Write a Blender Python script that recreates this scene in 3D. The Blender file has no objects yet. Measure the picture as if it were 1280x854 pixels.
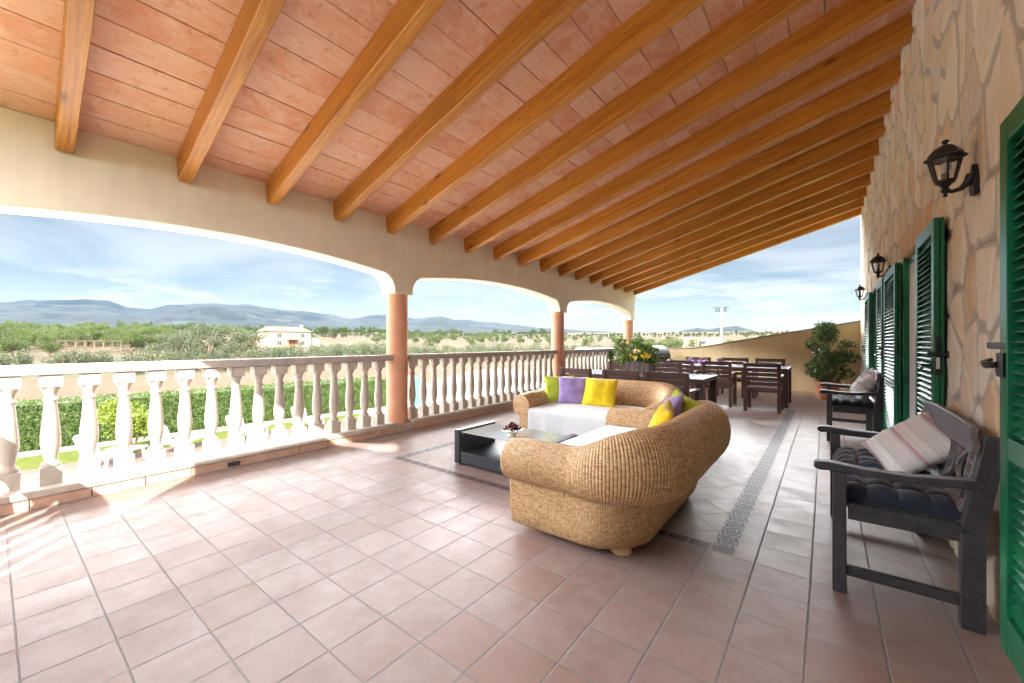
import bpy, bmesh, math, random
from math import sin, cos, pi, radians, sqrt, atan2, floor as ifloor
from mathutils import Vector, Matrix, noise

random.seed(7)
R = random.Random(11)
SC = bpy.context.scene
COL = SC.collection

# ------------------------------------------------------------------ camera
FPX = 506.0            # focal length in photograph pixels (1280 wide)
YAW = 0.659
EYE = 1.25
cam_d = bpy.data.cameras.new("camera")
cam_d.sensor_width = 36.0
cam_d.lens = 36.0 * FPX / 1280.0
cam_d.clip_start = 0.05
cam_d.clip_end = 20000
cam_d.shift_y = 1.0 / 1280.0
cam = bpy.data.objects.new("camera", cam_d)
COL.objects.link(cam)
cam.location = (0, 0, EYE)
cam.rotation_euler = (radians(90), 0, YAW)
SC.camera = cam

# ------------------------------------------------------------------ light
SUN_A, SUN_B = 0.92, 1.01        # the sun's rays run along (-1, SUN_A, -SUN_B)
ray = Vector((-1, SUN_A, -SUN_B)).normalized()
sun_el = math.asin(-ray.z)
to_sun = -ray
sun_d = bpy.data.lights.new("sun", 'SUN')
sun_d.energy = 5.0
sun_d.angle = radians(0.53)
sun_d.color = (1.0, 0.93, 0.82)
sun = bpy.data.objects.new("sun", sun_d)
COL.objects.link(sun)
sun.rotation_euler = ray.to_track_quat('-Z', 'Y').to_euler()

world = bpy.data.worlds.new("World")
SC.world = world
world.use_nodes = True
wt = world.node_tree
wt.nodes.clear()
SKY_STRENGTH = 0.05
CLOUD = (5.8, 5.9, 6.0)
FILL_GAIN = 49.0        # gain of the added fill light in the unseen sky above the arches


def wn(t, **kw):
    n = wt.nodes.new(t)
    for k, v in kw.items():
        setattr(n, k, v)
    return n


sky = wn('ShaderNodeTexSky', sky_type='NISHITA', sun_disc=False)
sky.sun_elevation = sun_el
# rotation 0 puts the sun towards +Y, growing clockwise seen from above
sky.sun_rotation = atan2(to_sun.x, to_sun.y)
sky.air_density = 1.0
sky.dust_density = 0.6
sky.ozone_density = 1.6
sky.altitude = 100
tc = wn('ShaderNodeTexCoord')
sep = wn('ShaderNodeSeparateXYZ')
wt.links.new(tc.outputs['Generated'], sep.inputs[0])


def wm(op, a, b=None, clamp=False):
    n = wn('ShaderNodeMath', operation=op, use_clamp=clamp)
    for i, v in enumerate((a, b)):
        if v is None:
            continue
        if isinstance(v, (int, float)):
            n.inputs[i].default_value = v
        else:
            wt.links.new(v, n.inputs[i])
    return n.outputs[0]


zc = wm('MAXIMUM', sep.outputs[2], 0.0)
den = wm('ADD', zc, 0.10)
cx = wm('DIVIDE', sep.outputs[0], den)
cy = wm('DIVIDE', sep.outputs[1], den)
cvec = wn('ShaderNodeCombineXYZ')
wt.links.new(cx, cvec.inputs[0])
wt.links.new(cy, cvec.inputs[1])
cn = wn('ShaderNodeTexNoise')
cn.inputs['Scale'].default_value = 0.55
cn.inputs['Detail'].default_value = 9
cn.inputs['Roughness'].default_value = 0.55
cn.inputs['Distortion'].default_value = 0.35
cmap = wn('ShaderNodeMapping')
cmap.inputs['Rotation'].default_value = (0, 0, 0.9)
cmap.inputs['Scale'].default_value = (0.9, 1.25, 1)
cmap.inputs['Location'].default_value = (3.1, 0.7, 0)
wt.links.new(cvec.outputs[0], cmap.inputs[0])
wt.links.new(cmap.outputs[0], cn.inputs[0])
cr = wn('ShaderNodeMapRange')
cr.interpolation_type = 'SMOOTHSTEP'
cr.inputs[1].default_value = 0.36
cr.inputs[2].default_value = 0.66
wt.links.new(cn.outputs['Fac'], cr.inputs[0])
# added fill band: begins just above the sky that the arches show
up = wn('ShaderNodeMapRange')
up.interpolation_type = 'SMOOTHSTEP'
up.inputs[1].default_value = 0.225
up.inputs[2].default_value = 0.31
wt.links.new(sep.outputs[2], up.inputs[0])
# the fill band is strongest out beyond the arches, fading towards the zenith
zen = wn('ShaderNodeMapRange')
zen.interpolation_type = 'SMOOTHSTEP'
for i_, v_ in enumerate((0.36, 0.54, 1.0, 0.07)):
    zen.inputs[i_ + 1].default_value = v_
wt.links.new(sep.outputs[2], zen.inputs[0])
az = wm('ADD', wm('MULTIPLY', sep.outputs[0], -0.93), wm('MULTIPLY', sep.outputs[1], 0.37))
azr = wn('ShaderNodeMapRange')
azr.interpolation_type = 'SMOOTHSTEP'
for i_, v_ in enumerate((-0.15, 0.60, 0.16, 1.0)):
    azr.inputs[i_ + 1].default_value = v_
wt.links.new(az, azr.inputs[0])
sky_fill0 = wm('MULTIPLY', wm('MULTIPLY', up.outputs[0], zen.outputs[0]), azr.outputs[0])
# unseen sky around the sun, brightened as added fill for the arcade
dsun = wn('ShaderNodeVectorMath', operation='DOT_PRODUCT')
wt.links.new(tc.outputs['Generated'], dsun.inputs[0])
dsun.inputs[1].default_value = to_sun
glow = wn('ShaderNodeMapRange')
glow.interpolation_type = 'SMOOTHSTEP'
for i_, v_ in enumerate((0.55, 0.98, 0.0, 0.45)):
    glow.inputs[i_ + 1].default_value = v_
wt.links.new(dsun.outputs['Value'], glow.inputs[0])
sky_fill = wm('MAXIMUM', sky_fill0, glow.outputs[0])
# soft cloud lying along the mountain tops
ln_ = wn('ShaderNodeTexNoise')
ln_.inputs['Scale'].default_value = 3.6
ln_.inputs['Detail'].default_value = 8
ln_.inputs['Roughness'].default_value = 0.6
lmap = wn('ShaderNodeMapping')
lmap.inputs['Scale'].default_value = (1, 1, 5.5)
lmap.inputs['Location'].default_value = (0.4, 1.3, 0.1)
wt.links.new(tc.outputs['Generated'], lmap.inputs[0])
wt.links.new(lmap.outputs[0], ln_.inputs[0])
lr = wn('ShaderNodeMapRange')
lr.interpolation_type = 'SMOOTHSTEP'
lr.inputs[1].default_value = 0.42
lr.inputs[2].default_value = 0.60
wt.links.new(ln_.outputs['Fac'], lr.inputs[0])
hi_ = wn('ShaderNodeMapRange')
hi_.interpolation_type = 'SMOOTHSTEP'
for i_, v_ in enumerate((0.085, 0.20, 1.0, 0.12)):
    hi_.inputs[i_ + 1].default_value = v_
wt.links.new(sep.outputs[2], hi_.inputs[0])
hz_ = wn('ShaderNodeMapRange')       # pale haze along the horizon
hz_.interpolation_type = 'SMOOTHSTEP'
for i_, v_ in enumerate((0.0, 0.17, 0.75, 0.0)):
    hz_.inputs[i_ + 1].default_value = v_
wt.links.new(sep.outputs[2], hz_.inputs[0])
low = wm('MAXIMUM', wm('MULTIPLY', lr.outputs[0], hi_.outputs[0]), hz_.outputs[0])
cover = wm('MAXIMUM', wm('MAXIMUM', wm('MULTIPLY', cr.outputs[0], 0.6), wm('MULTIPLY', low, 0.8)), wm('MULTIPLY', sky_fill, 0.95))
boost = wm('ADD', 1.0, wm('MULTIPLY', sky_fill, FILL_GAIN))
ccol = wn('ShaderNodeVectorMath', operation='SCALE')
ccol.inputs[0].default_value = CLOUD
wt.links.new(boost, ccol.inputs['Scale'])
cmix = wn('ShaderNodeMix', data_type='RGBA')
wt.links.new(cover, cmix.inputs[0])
sky_dim = wn('ShaderNodeMix', data_type='RGBA', blend_type='MULTIPLY')   # tint scales the clear sky's brightness down
sky_dim.inputs[0].default_value = 1.0
sky_dim.inputs[7].default_value = (0.59, 0.515, 0.455, 1)
wt.links.new(sky.outputs[0], sky_dim.inputs[6])
wt.links.new(sky_dim.outputs[2], cmix.inputs[6])
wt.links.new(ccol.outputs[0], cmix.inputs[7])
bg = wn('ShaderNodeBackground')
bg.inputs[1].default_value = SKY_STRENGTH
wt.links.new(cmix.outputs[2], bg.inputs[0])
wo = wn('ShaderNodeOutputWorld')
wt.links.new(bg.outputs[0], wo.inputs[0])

SC.view_settings.view_transform = 'Standard'
SC.view_settings.look = 'None'
SC.view_settings.exposure = 1.9
SC.view_settings.gamma = 1.0
SC.view_settings.use_curve_mapping = False
cy_ = SC.cycles
cy_.use_denoising = True
cy_.max_bounces = 10
cy_.diffuse_bounces = 6
cy_.glossy_bounces = 4
cy_.transmission_bounces = 8
cy_.transparent_max_bounces = 8
cy_.sample_clamp_indirect = 6
cy_.caustics_reflective = False
cy_.caustics_refractive = False
cy_.volume_bounces = 1


# ------------------------------------------------------------------ materials
class T:
    """A material's node tree with short ways to write maths."""

    def __init__(self, name):
        self.m = bpy.data.materials.new(name)
        self.m.use_nodes = True
        self.t = self.m.node_tree
        self.b = self.t.nodes['Principled BSDF']
        self.out = self.t.nodes['Material Output']

    def n(self, t, **kw):
        n = self.t.nodes.new(t)
        for k, v in kw.items():
            setattr(n, k, v)
        return n

    def put(self, sock, v):
        if v is None:
            return
        if isinstance(v, bpy.types.NodeSocket):
            self.t.links.new(v, sock)
        elif isinstance(v, (tuple, list)) and sock.type == 'RGBA' and len(v) == 3:
            sock.default_value = (*v, 1)
        else:
            sock.default_value = v

    def math(self, op, a, b=None, c=None, clamp=False):
        n = self.n('ShaderNodeMath', operation=op, use_clamp=clamp)
        for i, v in enumerate((a, b, c)):
            self.put(n.inputs[i], v)
        return n.outputs[0]

    def mix(self, f, a, b, mode='MIX'):
        n = self.n('ShaderNodeMix', data_type='RGBA', blend_type=mode)
        self.put(n.inputs[0], f)
        self.put(n.inputs[6], a)
        self.put(n.inputs[7], b)
        return n.outputs[2]

    def coord(self, which='Object'):
        return self.n('ShaderNodeTexCoord').outputs[which]

    def mapping(self, v, scale=(1, 1, 1), loc=(0, 0, 0), rot=(0, 0, 0)):
        n = self.n('ShaderNodeMapping')
        self.put(n.inputs[0], v)
        n.inputs['Scale'].default_value = scale
        n.inputs['Location'].default_value = loc
        n.inputs['Rotation'].default_value = rot
        return n.outputs[0]

    def noise(self, v, scale, detail=4, rough=0.55, dist=0.0, col=False):
        n = self.n('ShaderNodeTexNoise')
        self.put(n.inputs[0], v)
        n.inputs['Scale'].default_value = scale
        n.inputs['Detail'].default_value = detail
        n.inputs['Roughness'].default_value = rough
        n.inputs['Distortion'].default_value = dist
        return n.outputs['Color' if col else 'Fac']

    def ramp(self, f, stops):
        n = self.n('ShaderNodeValToRGB')
        e = n.color_ramp.elements
        while len(e) < len(stops):
            e.new(0.5)
        for el, (p, c) in zip(e, stops):
            el.position = p
            el.color = (*c, 1) if len(c) == 3 else c
        self.put(n.inputs[0], f)
        return n.outputs[0]

    def range(self, f, a, b, c=0.0, d=1.0, smooth=False):
        n = self.n('ShaderNodeMapRange')
        if smooth:
            n.interpolation_type = 'SMOOTHSTEP'
        self.put(n.inputs[0], f)
        for i, v in enumerate((a, b, c, d)):
            n.inputs[i + 1].default_value = v
        return n.outputs[0]

    def xyz(self, v):
        n = self.n('ShaderNodeSeparateXYZ')
        self.put(n.inputs[0], v)
        return n.outputs

    def vec(self, x, y, z=0.0):
        n = self.n('ShaderNodeCombineXYZ')
        for i, v in enumerate((x, y, z)):
            self.put(n.inputs[i], v)
        return n.outputs[0]

    def rand(self, v):
        n = self.n('ShaderNodeTexWhiteNoise', noise_dimensions='3D')
        self.put(n.inputs[0], v)
        return n.outputs

    def bump(self, h, strength=0.5, dist=0.01):
        n = self.n('ShaderNodeBump')
        n.inputs['Strength'].default_value = strength
        n.inputs['Distance'].default_value = dist
        self.put(n.inputs['Height'], h)
        self.t.links.new(n.outputs[0], self.b.inputs['Normal'])

    def set(self, col=None, rough=None, metal=None, spec=None):
        self.put(self.b.inputs['Base Color'], col)
        self.put(self.b.inputs['Roughness'], rough)
        self.put(self.b.inputs['Metallic'], metal)
        self.put(self.b.inputs['Specular IOR Level'], spec)
        return self.m


def plain(name, col, rough=0.6, vary=0.12, scale=12, bump=0.0, metal=0.0, spec=0.5, stretch=(1, 1, 1), oid=0.0, stain=0.0):
    k = T(name)
    v = k.mapping(k.coord(), scale=stretch)
    f = k.noise(v, scale, 5)
    lo = tuple(c * (1 - vary) for c in col)
    hi = tuple(min(1, c * (1 + vary)) for c in col)
    c = k.mix(k.range(f, 0.3, 0.7), lo, hi)
    if oid:
        r = k.n('ShaderNodeObjectInfo').outputs['Random']
        c = k.mix(1.0, c, k.ramp(r, [(0, (1 - oid,) * 3), (1, (1 + 0 * oid,) * 3)]), 'MULTIPLY')
    if stain:      # rain streaks and old damp marks
        pv_ = k.n('ShaderNodeNewGeometry').outputs['Position']
        s1 = k.noise(k.mapping(pv_, scale=(4.5, 4.5, 0.55)), 1.6, 6, 0.65)
        s2 = k.noise(pv_, 1.3, 7, 0.7)
        c = k.mix(k.range(s1, 0.50, 0.72, 0, stain), c, tuple(q * 0.62 for q in col))
        c = k.mix(k.range(s2, 0.55, 0.70, 0, stain * 0.8), c, tuple(q * 0.70 for q in col))
    r2 = k.range(k.noise(v, scale * 0.6, 3), 0.3, 0.7, max(0.02, rough - 0.06), min(1, rough + 0.06))
    k.set(c, r2, metal, spec)
    if bump:
        k.bump(k.noise(v, scale * 3, 5), bump, 0.01)
    return k.m


M = {}


def make_floor_mat():
    k = T('terrace_tiles')
    x, y, _ = k.xyz(k.coord())
    TX, TY, X0, Y0 = 0.2543, 0.2576, -0.571, 1.872

    def grid(u, v, tu, tv, wu, wv):
        a, b = k.math('DIVIDE', u, tu), k.math('DIVIDE', v, tv)
        fa, fb = k.math('FRACT', a), k.math('FRACT', b)
        da = k.math('MULTIPLY', k.math('MINIMUM', fa, k.math('SUBTRACT', 1.0, fa)), tu)
        db = k.math('MULTIPLY', k.math('MINIMUM', fb, k.math('SUBTRACT', 1.0, fb)), tv)
        ga = k.range(da, wu * 0.55, wu, 1, 0)
        gb = k.range(db, wv * 0.55, wv, 1, 0)
        ia, ib = k.math('FLOOR', a), k.math('FLOOR', b)
        return k.math('MAXIMUM', ga, gb), ia, ib, fa, fb

    ux, uy = k.math('SUBTRACT', x, X0), k.math('SUBTRACT', y, Y0)
    g1, i1, j1, _, _ = grid(ux, uy, TX, TY, 0.0050, 0.0036)
    # laid diagonally inside the patterned border
    c45 = sqrt(0.5)
    rx = k.math('MULTIPLY', k.math('ADD', ux, uy), c45)
    ry = k.math('MULTIPLY', k.math('SUBTRACT', uy, ux), c45)
    g2, i2, j2, _, _ = grid(rx, ry, TX, TX, 0.0042, 0.0042)

    def box(xa, xb, ya, yb):
        m = k.math('MULTIPLY', k.math('GREATER_THAN', x, xa), k.math('LESS_THAN', x, xb))
        return k.math('MULTIPLY', m, k.math('MULTIPLY', k.math('GREATER_THAN', y, ya), k.math('LESS_THAN', y, yb)))

    XA, XB, YA, YB = -3.70, -0.425, 2.665, 9.05
    inside = box(XA + 0.10, XB - 0.13, YA + 0.085, YB - 0.085)
    outer = box(XA, XB, YA, YB)
    border = k.math('SUBTRACT', outer, inside)
    grout = k.math('ADD', k.math('MULTIPLY', g1, k.math('SUBTRACT', 1.0, inside)), k.math('MULTIPLY', g2, inside))
    ci = k.math('ADD', k.math('MULTIPLY', i1, k.math('SUBTRACT', 1.0, inside)), k.math('MULTIPLY', k.math('ADD', i2, 77.0), inside))
    cj = k.math('ADD', k.math('MULTIPLY', j1, k.math('SUBTRACT', 1.0, inside)), k.math('MULTIPLY', j2, inside))
    cell = k.vec(ci, cj, 3.0)
    rv, rc = k.rand(cell)
    pos = k.vec(x, y, rv)
    n1 = k.noise(pos, 9, 7, 0.66)
    n2 = k.noise(pos, 2.2, 3)
    base = k.ramp(n1, [(0.22, (0.21, 0.130, 0.112)), (0.5, (0.262, 0.194, 0.180)), (0.8, (0.31, 0.256, 0.246))])
    r_, g_, b_ = k.xyz(rc)
    base = k.mix(k.math('MULTIPLY', rv, 0.35), base, (0.305, 0.238, 0.222))
    base = k.mix(k.range(g_, 0.55, 1.0, 0, 0.55), base, (0.245, 0.145, 0.118))
    base = k.mix(k.range(k.noise(k.vec(x, y, 0.0), 1.1, 4), 0.5, 0.75, 0, 0.4), base, (0.225, 0.155, 0.135))
    base = k.mix(k.range(n2, 0.42, 0.75, 0, 0.35), base, (0.25, 0.16, 0.14))
    scuff = k.range(k.noise(k.vec(x, y, 2.0), 2.6, 9, 0.7), 0.60, 0.70, 0, 0.35)
    base = k.mix(scuff, base, (0.20, 0.125, 0.105))
    speck = k.range(k.noise(pos, 38, 2), 0.72, 0.78, 0, 0.22)
    base = k.mix(speck, base, (0.16, 0.09, 0.07))
    gn = k.noise(pos, 25, 3)
    gcol = k.mix(gn, (0.15, 0.138, 0.13), (0.27, 0.255, 0.245))
    colr = k.mix(grout, base, gcol)
    # glazed border: a scroll pattern in blue, rust and cream, one tile after the other
    P = 0.13
    bx, by = k.math('DIVIDE', k.math('SUBTRACT', x, XB), P), k.math('DIVIDE', k.math('SUBTRACT', y, YA), P)
    fx, fy = k.math('SUBTRACT', k.math('FRACT', bx), 0.5), k.math('SUBTRACT', k.math('FRACT', by), 0.5)
    rr = k.math('SQRT', k.math('ADD', k.math('MULTIPLY', fx, fx), k.math('MULTIPLY', fy, fy)))
    ang = k.math('ARCTAN2', fy, fx)
    petal = k.math('ADD', k.math('MULTIPLY', k.math('SINE', k.math('MULTIPLY', ang, 4.0)), 0.10), rr)
    ring = k.math('SINE', k.math('MULTIPLY', petal, 24.0))
    pat = k.ramp(k.range(ring, -1, 1), [(0.0, (0.02, 0.012, 0.014)), (0.28, (0.15, 0.04, 0.026)), (0.5, (0.03, 0.045, 0.13)),
                                         (0.76, (0.20, 0.21, 0.23)), (1.0, (0.30, 0.31, 0.32))])
    pat = k.mix(k.range(k.noise(pos, 60, 3), 0.45, 0.6, 0, 0.4), pat, (0.06, 0.045, 0.06))
    cross_strip = k.math('LESS_THAN', k.math('SUBTRACT', y, YA), 0.085)
    pat = k.mix(k.math('MULTIPLY', cross_strip, 0.62), pat, (0.10, 0.045, 0.04))
    ex = k.math('MAXIMUM', k.math('ABSOLUTE', fx), k.math('ABSOLUTE', fy))
    edge = k.range(ex, 0.465, 0.49)
    pat = k.mix(edge, pat, (0.30, 0.27, 0.25))
    colr = k.mix(border, colr, pat)
    ro = k.range(k.noise(pos, 5, 4), 0.3, 0.7, 0.42, 0.56)
    ro = k.math('ADD', ro, k.math('MULTIPLY', grout, 0.3))
    ro = k.math('ADD', k.math('MULTIPLY', ro, k.math('SUBTRACT', 1.0, border)), k.math('MULTIPLY', border, 0.52))
    k.set(colr, ro, 0, k.math('SUBTRACT', 0.22, k.math('MULTIPLY', border, 0.12)))
    h = k.math('SUBTRACT', k.math('MULTIPLY', n1, 0.25), k.math('MULTIPLY', k.math('MULTIPLY', grout, k.math('SUBTRACT', 1.0, border)), 1.0))
    k.bump(h, 0.5, 0.004)
    return k.m


def make_stone_mat():
    k = T('crazy_paving_stone')
    x, y, z = k.xyz(k.coord())
    v0 = k.vec(y, z, 0.0)
    at = k.n('ShaderNodeAttribute', attribute_name='tint')
    r, g, edge = k.xyz(at.outputs['Color'])
    st = k.ramp(r, [(0.0, (0.78, 0.73, 0.62)), (0.25, (0.82, 0.79, 0.70)), (0.45, (0.76, 0.66, 0.49)), (0.62, (0.66, 0.63, 0.57)), (0.78, (0.76, 0.60, 0.40)), (0.9, (0.68, 0.48, 0.29)), (1.0, (0.82, 0.80, 0.73))])
    sv = k.vec(k.math('ADD', y, k.math('MULTIPLY', g, 20.0)), z, g)
    n = k.noise(sv, 6, 7, 0.65, 0.6)
    st = k.mix(k.range(n, 0.50, 0.74, 0, 0.6), st, (0.70, 0.53, 0.34))
    st = k.mix(k.range(k.noise(sv, 3.1, 5), 0.5, 0.7, 0, 0.5), st, (0.82, 0.80, 0.73))
    st = k.mix(k.range(k.noise(v0, 34, 4), 0.55, 0.75, 0, 0.35), st, (0.50, 0.40, 0.29))
    e2 = k.math('ADD', edge, k.range(k.noise(v0, 40, 4), 0, 1, -0.10, 0.10))
    mort = k.range(e2, 0.42, 0.62, 1, 0, smooth=True)
    mc = k.mix(k.noise(v0, 22, 4), (0.43, 0.405, 0.36), (0.62, 0.585, 0.52))
    k.set(k.mix(mort, st, mc), 0.88, 0, 0.2)
    k.bump(k.math('ADD', k.math('MULTIPLY', n, 0.7), k.math('MULTIPLY', k.noise(v0, 45, 5, 0.65), 0.5)), 0.7, 0.012)
    return k.m


def make_wood(name, dark, light, rough=0.4, along='X', scale=3.0, knots=0.3, coords='Object', oid=0.25, bump=0.15, long=0.12, lo=0.3, hi=0.7):
    k = T(name)
    st = {'X': (long, 1, 1), 'Y': (1, long, 1), 'Z': (1, 1, long)}[along]
    r = k.n('ShaderNodeObjectInfo').outputs['Random']
    v = k.n('ShaderNodeVectorMath', operation='ADD')
    k.put(v.inputs[0], k.coord(coords))
    k.put(v.inputs[1], k.vec(k.math('MULTIPLY', r, 37.0), k.math('MULTIPLY', r, 91.0), k.math('MULTIPLY', r, 13.0)))
    vv = k.mapping(v.outputs[0], scale=st)
    n1 = k.noise(vv, scale * 6, 6, 0.62, 0.9)
    n2 = k.noise(vv, scale * 28, 4, 0.7)
    f = k.math('ADD', k.math('MULTIPLY', n1, 0.7), k.math('MULTIPLY', n2, 0.3))
    c = k.ramp(f, [(lo, dark), ((lo + hi) / 2, tuple((a + b) / 2 for a, b in zip(dark, light))), (hi, light)])
    if knots:
        vo = k.n('ShaderNodeTexVoronoi')
        k.put(vo.inputs['Vector'], k.mapping(v.outputs[0], scale=tuple(0.55 if s < 1 else 1.6 for s in st)))
        vo.inputs['Scale'].default_value = 3.0
        kn = k.range(vo.outputs['Distance'], 0.04, 0.14, knots, 0)
        c = k.mix(kn, c, tuple(d * 0.35 for d in dark))
    if oid:
        c = k.mix(1.0, c, k.ramp(r, [(0, (1 - oid,) * 3), (1, (1, 1, 1))]), 'MULTIPLY')
    k.set(c, k.range(n1, 0.3, 0.7, rough - 0.08, rough + 0.1), 0, 0.45)
    k.bump(f, bump, 0.006)
    return k.m


def make_weave(name, stops, pitch, strand, rough, depth, uvs=True, dark=0.85):
    k = T(name)
    u, v, _ = k.xyz(k.coord('UV'))
    a = k.math('DIVIDE', u, pitch)
    b = k.math('DIVIDE', v, strand)
    ia, ib = k.math('FLOOR', a), k.math('FLOOR', b)
    fa, fb = k.math('FRACT', a), k.math('FRACT', b)
    # each strand crosses the stakes half a turn out of step with its neighbour
    odd = k.math('MODULO', k.math('ABSOLUTE', ia), 2.0)
    b2 = k.math('ADD', b, k.math('MULTIPLY', odd, 0.5))
    ib = k.math('FLOOR', b2)
    fb = k.math('FRACT', b2)
    ca = k.math('SUBTRACT', k.math('MULTIPLY', fa, 2.0), 1.0)
    cb = k.math('SUBTRACT', k.math('MULTIPLY', fb, 2.0), 1.0)
    rib = k.math('SQRT', k.math('SUBTRACT', 1.001, k.math('MULTIPLY', ca, ca)))
    rnd = k.math('SQRT', k.math('SUBTRACT', 1.001, k.math('MULTIPLY', cb, cb)))
    h = k.math('ADD', k.math('MULTIPLY', rib, 0.74), k.math('MULTIPLY', rnd, 0.26))
    each = k.rand(k.vec(ia, ib, 5.0))[0]
    tone = k.noise(k.vec(k.math('MULTIPLY', u, 3.0), k.math('MULTIPLY', ib, 0.37), 0.0), 3.0, 5, 0.7)
    big = k.noise(k.coord('Object'), 4.0, 4)
    tone = k.math('ADD', k.math('MULTIPLY', tone, 0.5), k.math('ADD', k.math('MULTIPLY', big, 0.2), k.math('MULTIPLY', each, 0.3)))
    c = k.ramp(tone, stops)
    gap = k.range(h, 0.30, 0.72, dark, 0)
    c = k.mix(gap, c, tuple(q * 0.22 for q in stops[0][1]))
    k.set(c, rough, 0, 0.4)
    k.bump(h, 0.9, depth)
    return k.m


def make_fabric(name, col, vary=0.08, rough=0.9, scale=260, sheen=0.3, oid=0.0, bump=0.25):
    k = T(name)
    v = k.coord()
    x, y, z = k.xyz(v)
    f = k.noise(v, 9, 5)
    t = k.noise(v, scale, 2)
    c = k.mix(k.range(f, 0.3, 0.7), tuple(q * (1 - vary) for q in col), tuple(min(1, q * (1 + vary)) for q in col))
    c = k.mix(k.range(t, 0.4, 0.7, 0, 0.15), c, tuple(q * 0.6 for q in col))
    k.set(c, rough, 0, 0.2)
    k.put(k.b.inputs['Sheen Weight'], sheen)
    k.bump(k.math('ADD', k.math('MULTIPLY', t, 0.4), k.noise(v, 18, 4)), bump, 0.006)
    return k.m


def make_leaf(name, lo, hi, rough=0.5, trans=0.25):
    k = T(name)
    at = k.n('ShaderNodeAttribute', attribute_name='tint')
    r = k.n('ShaderNodeObjectInfo').outputs['Random']
    f = k.xyz(at.outputs['Color'])[0]
    c = k.mix(f, lo, hi)
    c = k.mix(1.0, c, k.ramp(r, [(0, (0.78, 0.82, 0.78)), (1, (1.1, 1.05, 0.95))]), 'MULTIPLY')
    k.set(c, rough, 0, 0.35)
    tr = k.n('ShaderNodeBsdfTranslucent')
    k.put(tr.inputs[0], k.mix(0.5, c, (0.35, 0.45, 0.08)))
    mx = k.n('ShaderNodeMixShader')
    mx.inputs[0].default_value = trans
    k.t.links.new(k.b.outputs[0], mx.inputs[1])
    k.t.links.new(tr.outputs[0], mx.inputs[2])
    k.t.links.new(mx.outputs[0], k.out.inputs[0])
    return k.m


def make_glass(name, col=(0.9, 0.97, 0.96), rough=0.02, white_glare=0.0, shine=1.35):
    """thin pane: mostly see-through with a mirror-like surface"""
    k = T(name)
    tr = k.n('ShaderNodeBsdfTransparent')
    tr.inputs[0].default_value = (*col, 1)
    gl = k.n('ShaderNodeBsdfGlossy')
    gl.inputs['Roughness'].default_value = rough
    fr = k.n('ShaderNodeFresnel')
    fr.inputs[0].default_value = 1.5
    mx = k.n('ShaderNodeMixShader')
    k.put(mx.inputs[0], k.math('ADD', k.math('MULTIPLY', fr.outputs[0], shine), 0.045 * shine, clamp=True))
    body = tr.outputs[0]
    if white_glare:      # diffuse white standing in for the sky's reflection
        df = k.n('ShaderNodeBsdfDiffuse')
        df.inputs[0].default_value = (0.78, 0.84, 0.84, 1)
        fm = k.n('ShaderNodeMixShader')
        fm.inputs[0].default_value = white_glare
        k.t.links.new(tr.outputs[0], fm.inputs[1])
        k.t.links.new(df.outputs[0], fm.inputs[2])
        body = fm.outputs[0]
    k.t.links.new(body, mx.inputs[1])
    k.t.links.new(gl.outputs[0], mx.inputs[2])
    k.t.links.new(mx.outputs[0], k.out.inputs[0])
    return k.m


def make_ceiling_mat():
    k = T('terracotta_boards')
    at = k.n('ShaderNodeAttribute', attribute_name='tint')
    r, g, b = k.xyz(at.outputs['Color'])
    v = k.coord()
    sh = k.n('ShaderNodeVectorMath', operation='ADD')
    k.put(sh.inputs[0], v)
    k.put(sh.inputs[1], k.vec(k.math('MULTIPLY', r, 9.0), k.math('MULTIPLY', g, 9.0), 0.0))
    n = k.noise(sh.outputs[0], 5, 6, 0.65, 0.6)
    c = k.ramp(r, [(0, (0.62, 0.27, 0.15)), (0.5, (0.70, 0.37, 0.23)), (1, (0.74, 0.44, 0.30))])
    c = k.mix(k.range(n, 0.42, 0.64, 0, 0.58), c, (0.76, 0.53, 0.40))
    st = k.noise(k.mapping(sh.outputs[0], scale=(16, 1.2, 1)), 4, 4, 0.6)
    c = k.mix(k.range(st, 0.48, 0.68, 0, 0.35), c, (0.55, 0.21, 0.10))
    fine = k.noise(k.mapping(sh.outputs[0], scale=(60, 3.0, 1)), 4, 5, 0.7)
    c = k.mix(k.range(fine, 0.50, 0.66, 0, 0.14), c, (0.80, 0.60, 0.47))
    c = k.mix(k.range(k.noise(sh.outputs[0], 14, 5, 0.7), 0.56, 0.68, 0, 0.5), c, (0.45, 0.17, 0.08))
    k.set(c, 0.8, 0, 0.25)
    k.bump(k.math('ADD', n, st), 0.25, 0.004)
    return k.m


M['floor'] = make_floor_mat()
M['stone'] = make_stone_mat()
M['boards'] = make_ceiling_mat()
M['beam'] = make_wood('varnished_pine', (0.36, 0.105, 0.008), (0.74, 0.33, 0.052), 0.42, 'X', 4.6, 0.85, oid=0.22, long=0.045, lo=0.33, hi=0.67)
M['dark_wood'] = make_wood('weathered_dark_wood', (0.026, 0.026, 0.035), (0.080, 0.078, 0.094), 0.45, 'X', 4.0, 0.0, oid=0.2)
M['grey_wood'] = make_wood('grey_weathered_wood', (0.12, 0.116, 0.126), (0.28, 0.27, 0.29), 0.5, 'X', 4.0, 0.0, oid=0.2)
M['brown_wood'] = make_wood('dark_brown_teak', (0.055, 0.027, 0.024), (0.15, 0.08, 0.068), 0.42, 'X', 4.0, 0.0, oid=0.25)
M['shed_wood'] = make_wood('rough_brown_timber', (0.10, 0.065, 0.045), (0.24, 0.17, 0.12), 0.7, 'X', 3.0, 0.0)
M['wicker'] = make_weave('honey_wicker', [(0.25, (0.36, 0.18, 0.075)), (0.5, (0.66, 0.43, 0.215)), (0.75, (0.80, 0.63, 0.41))], 0.017, 0.0075, 0.5, 0.005)
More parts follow.
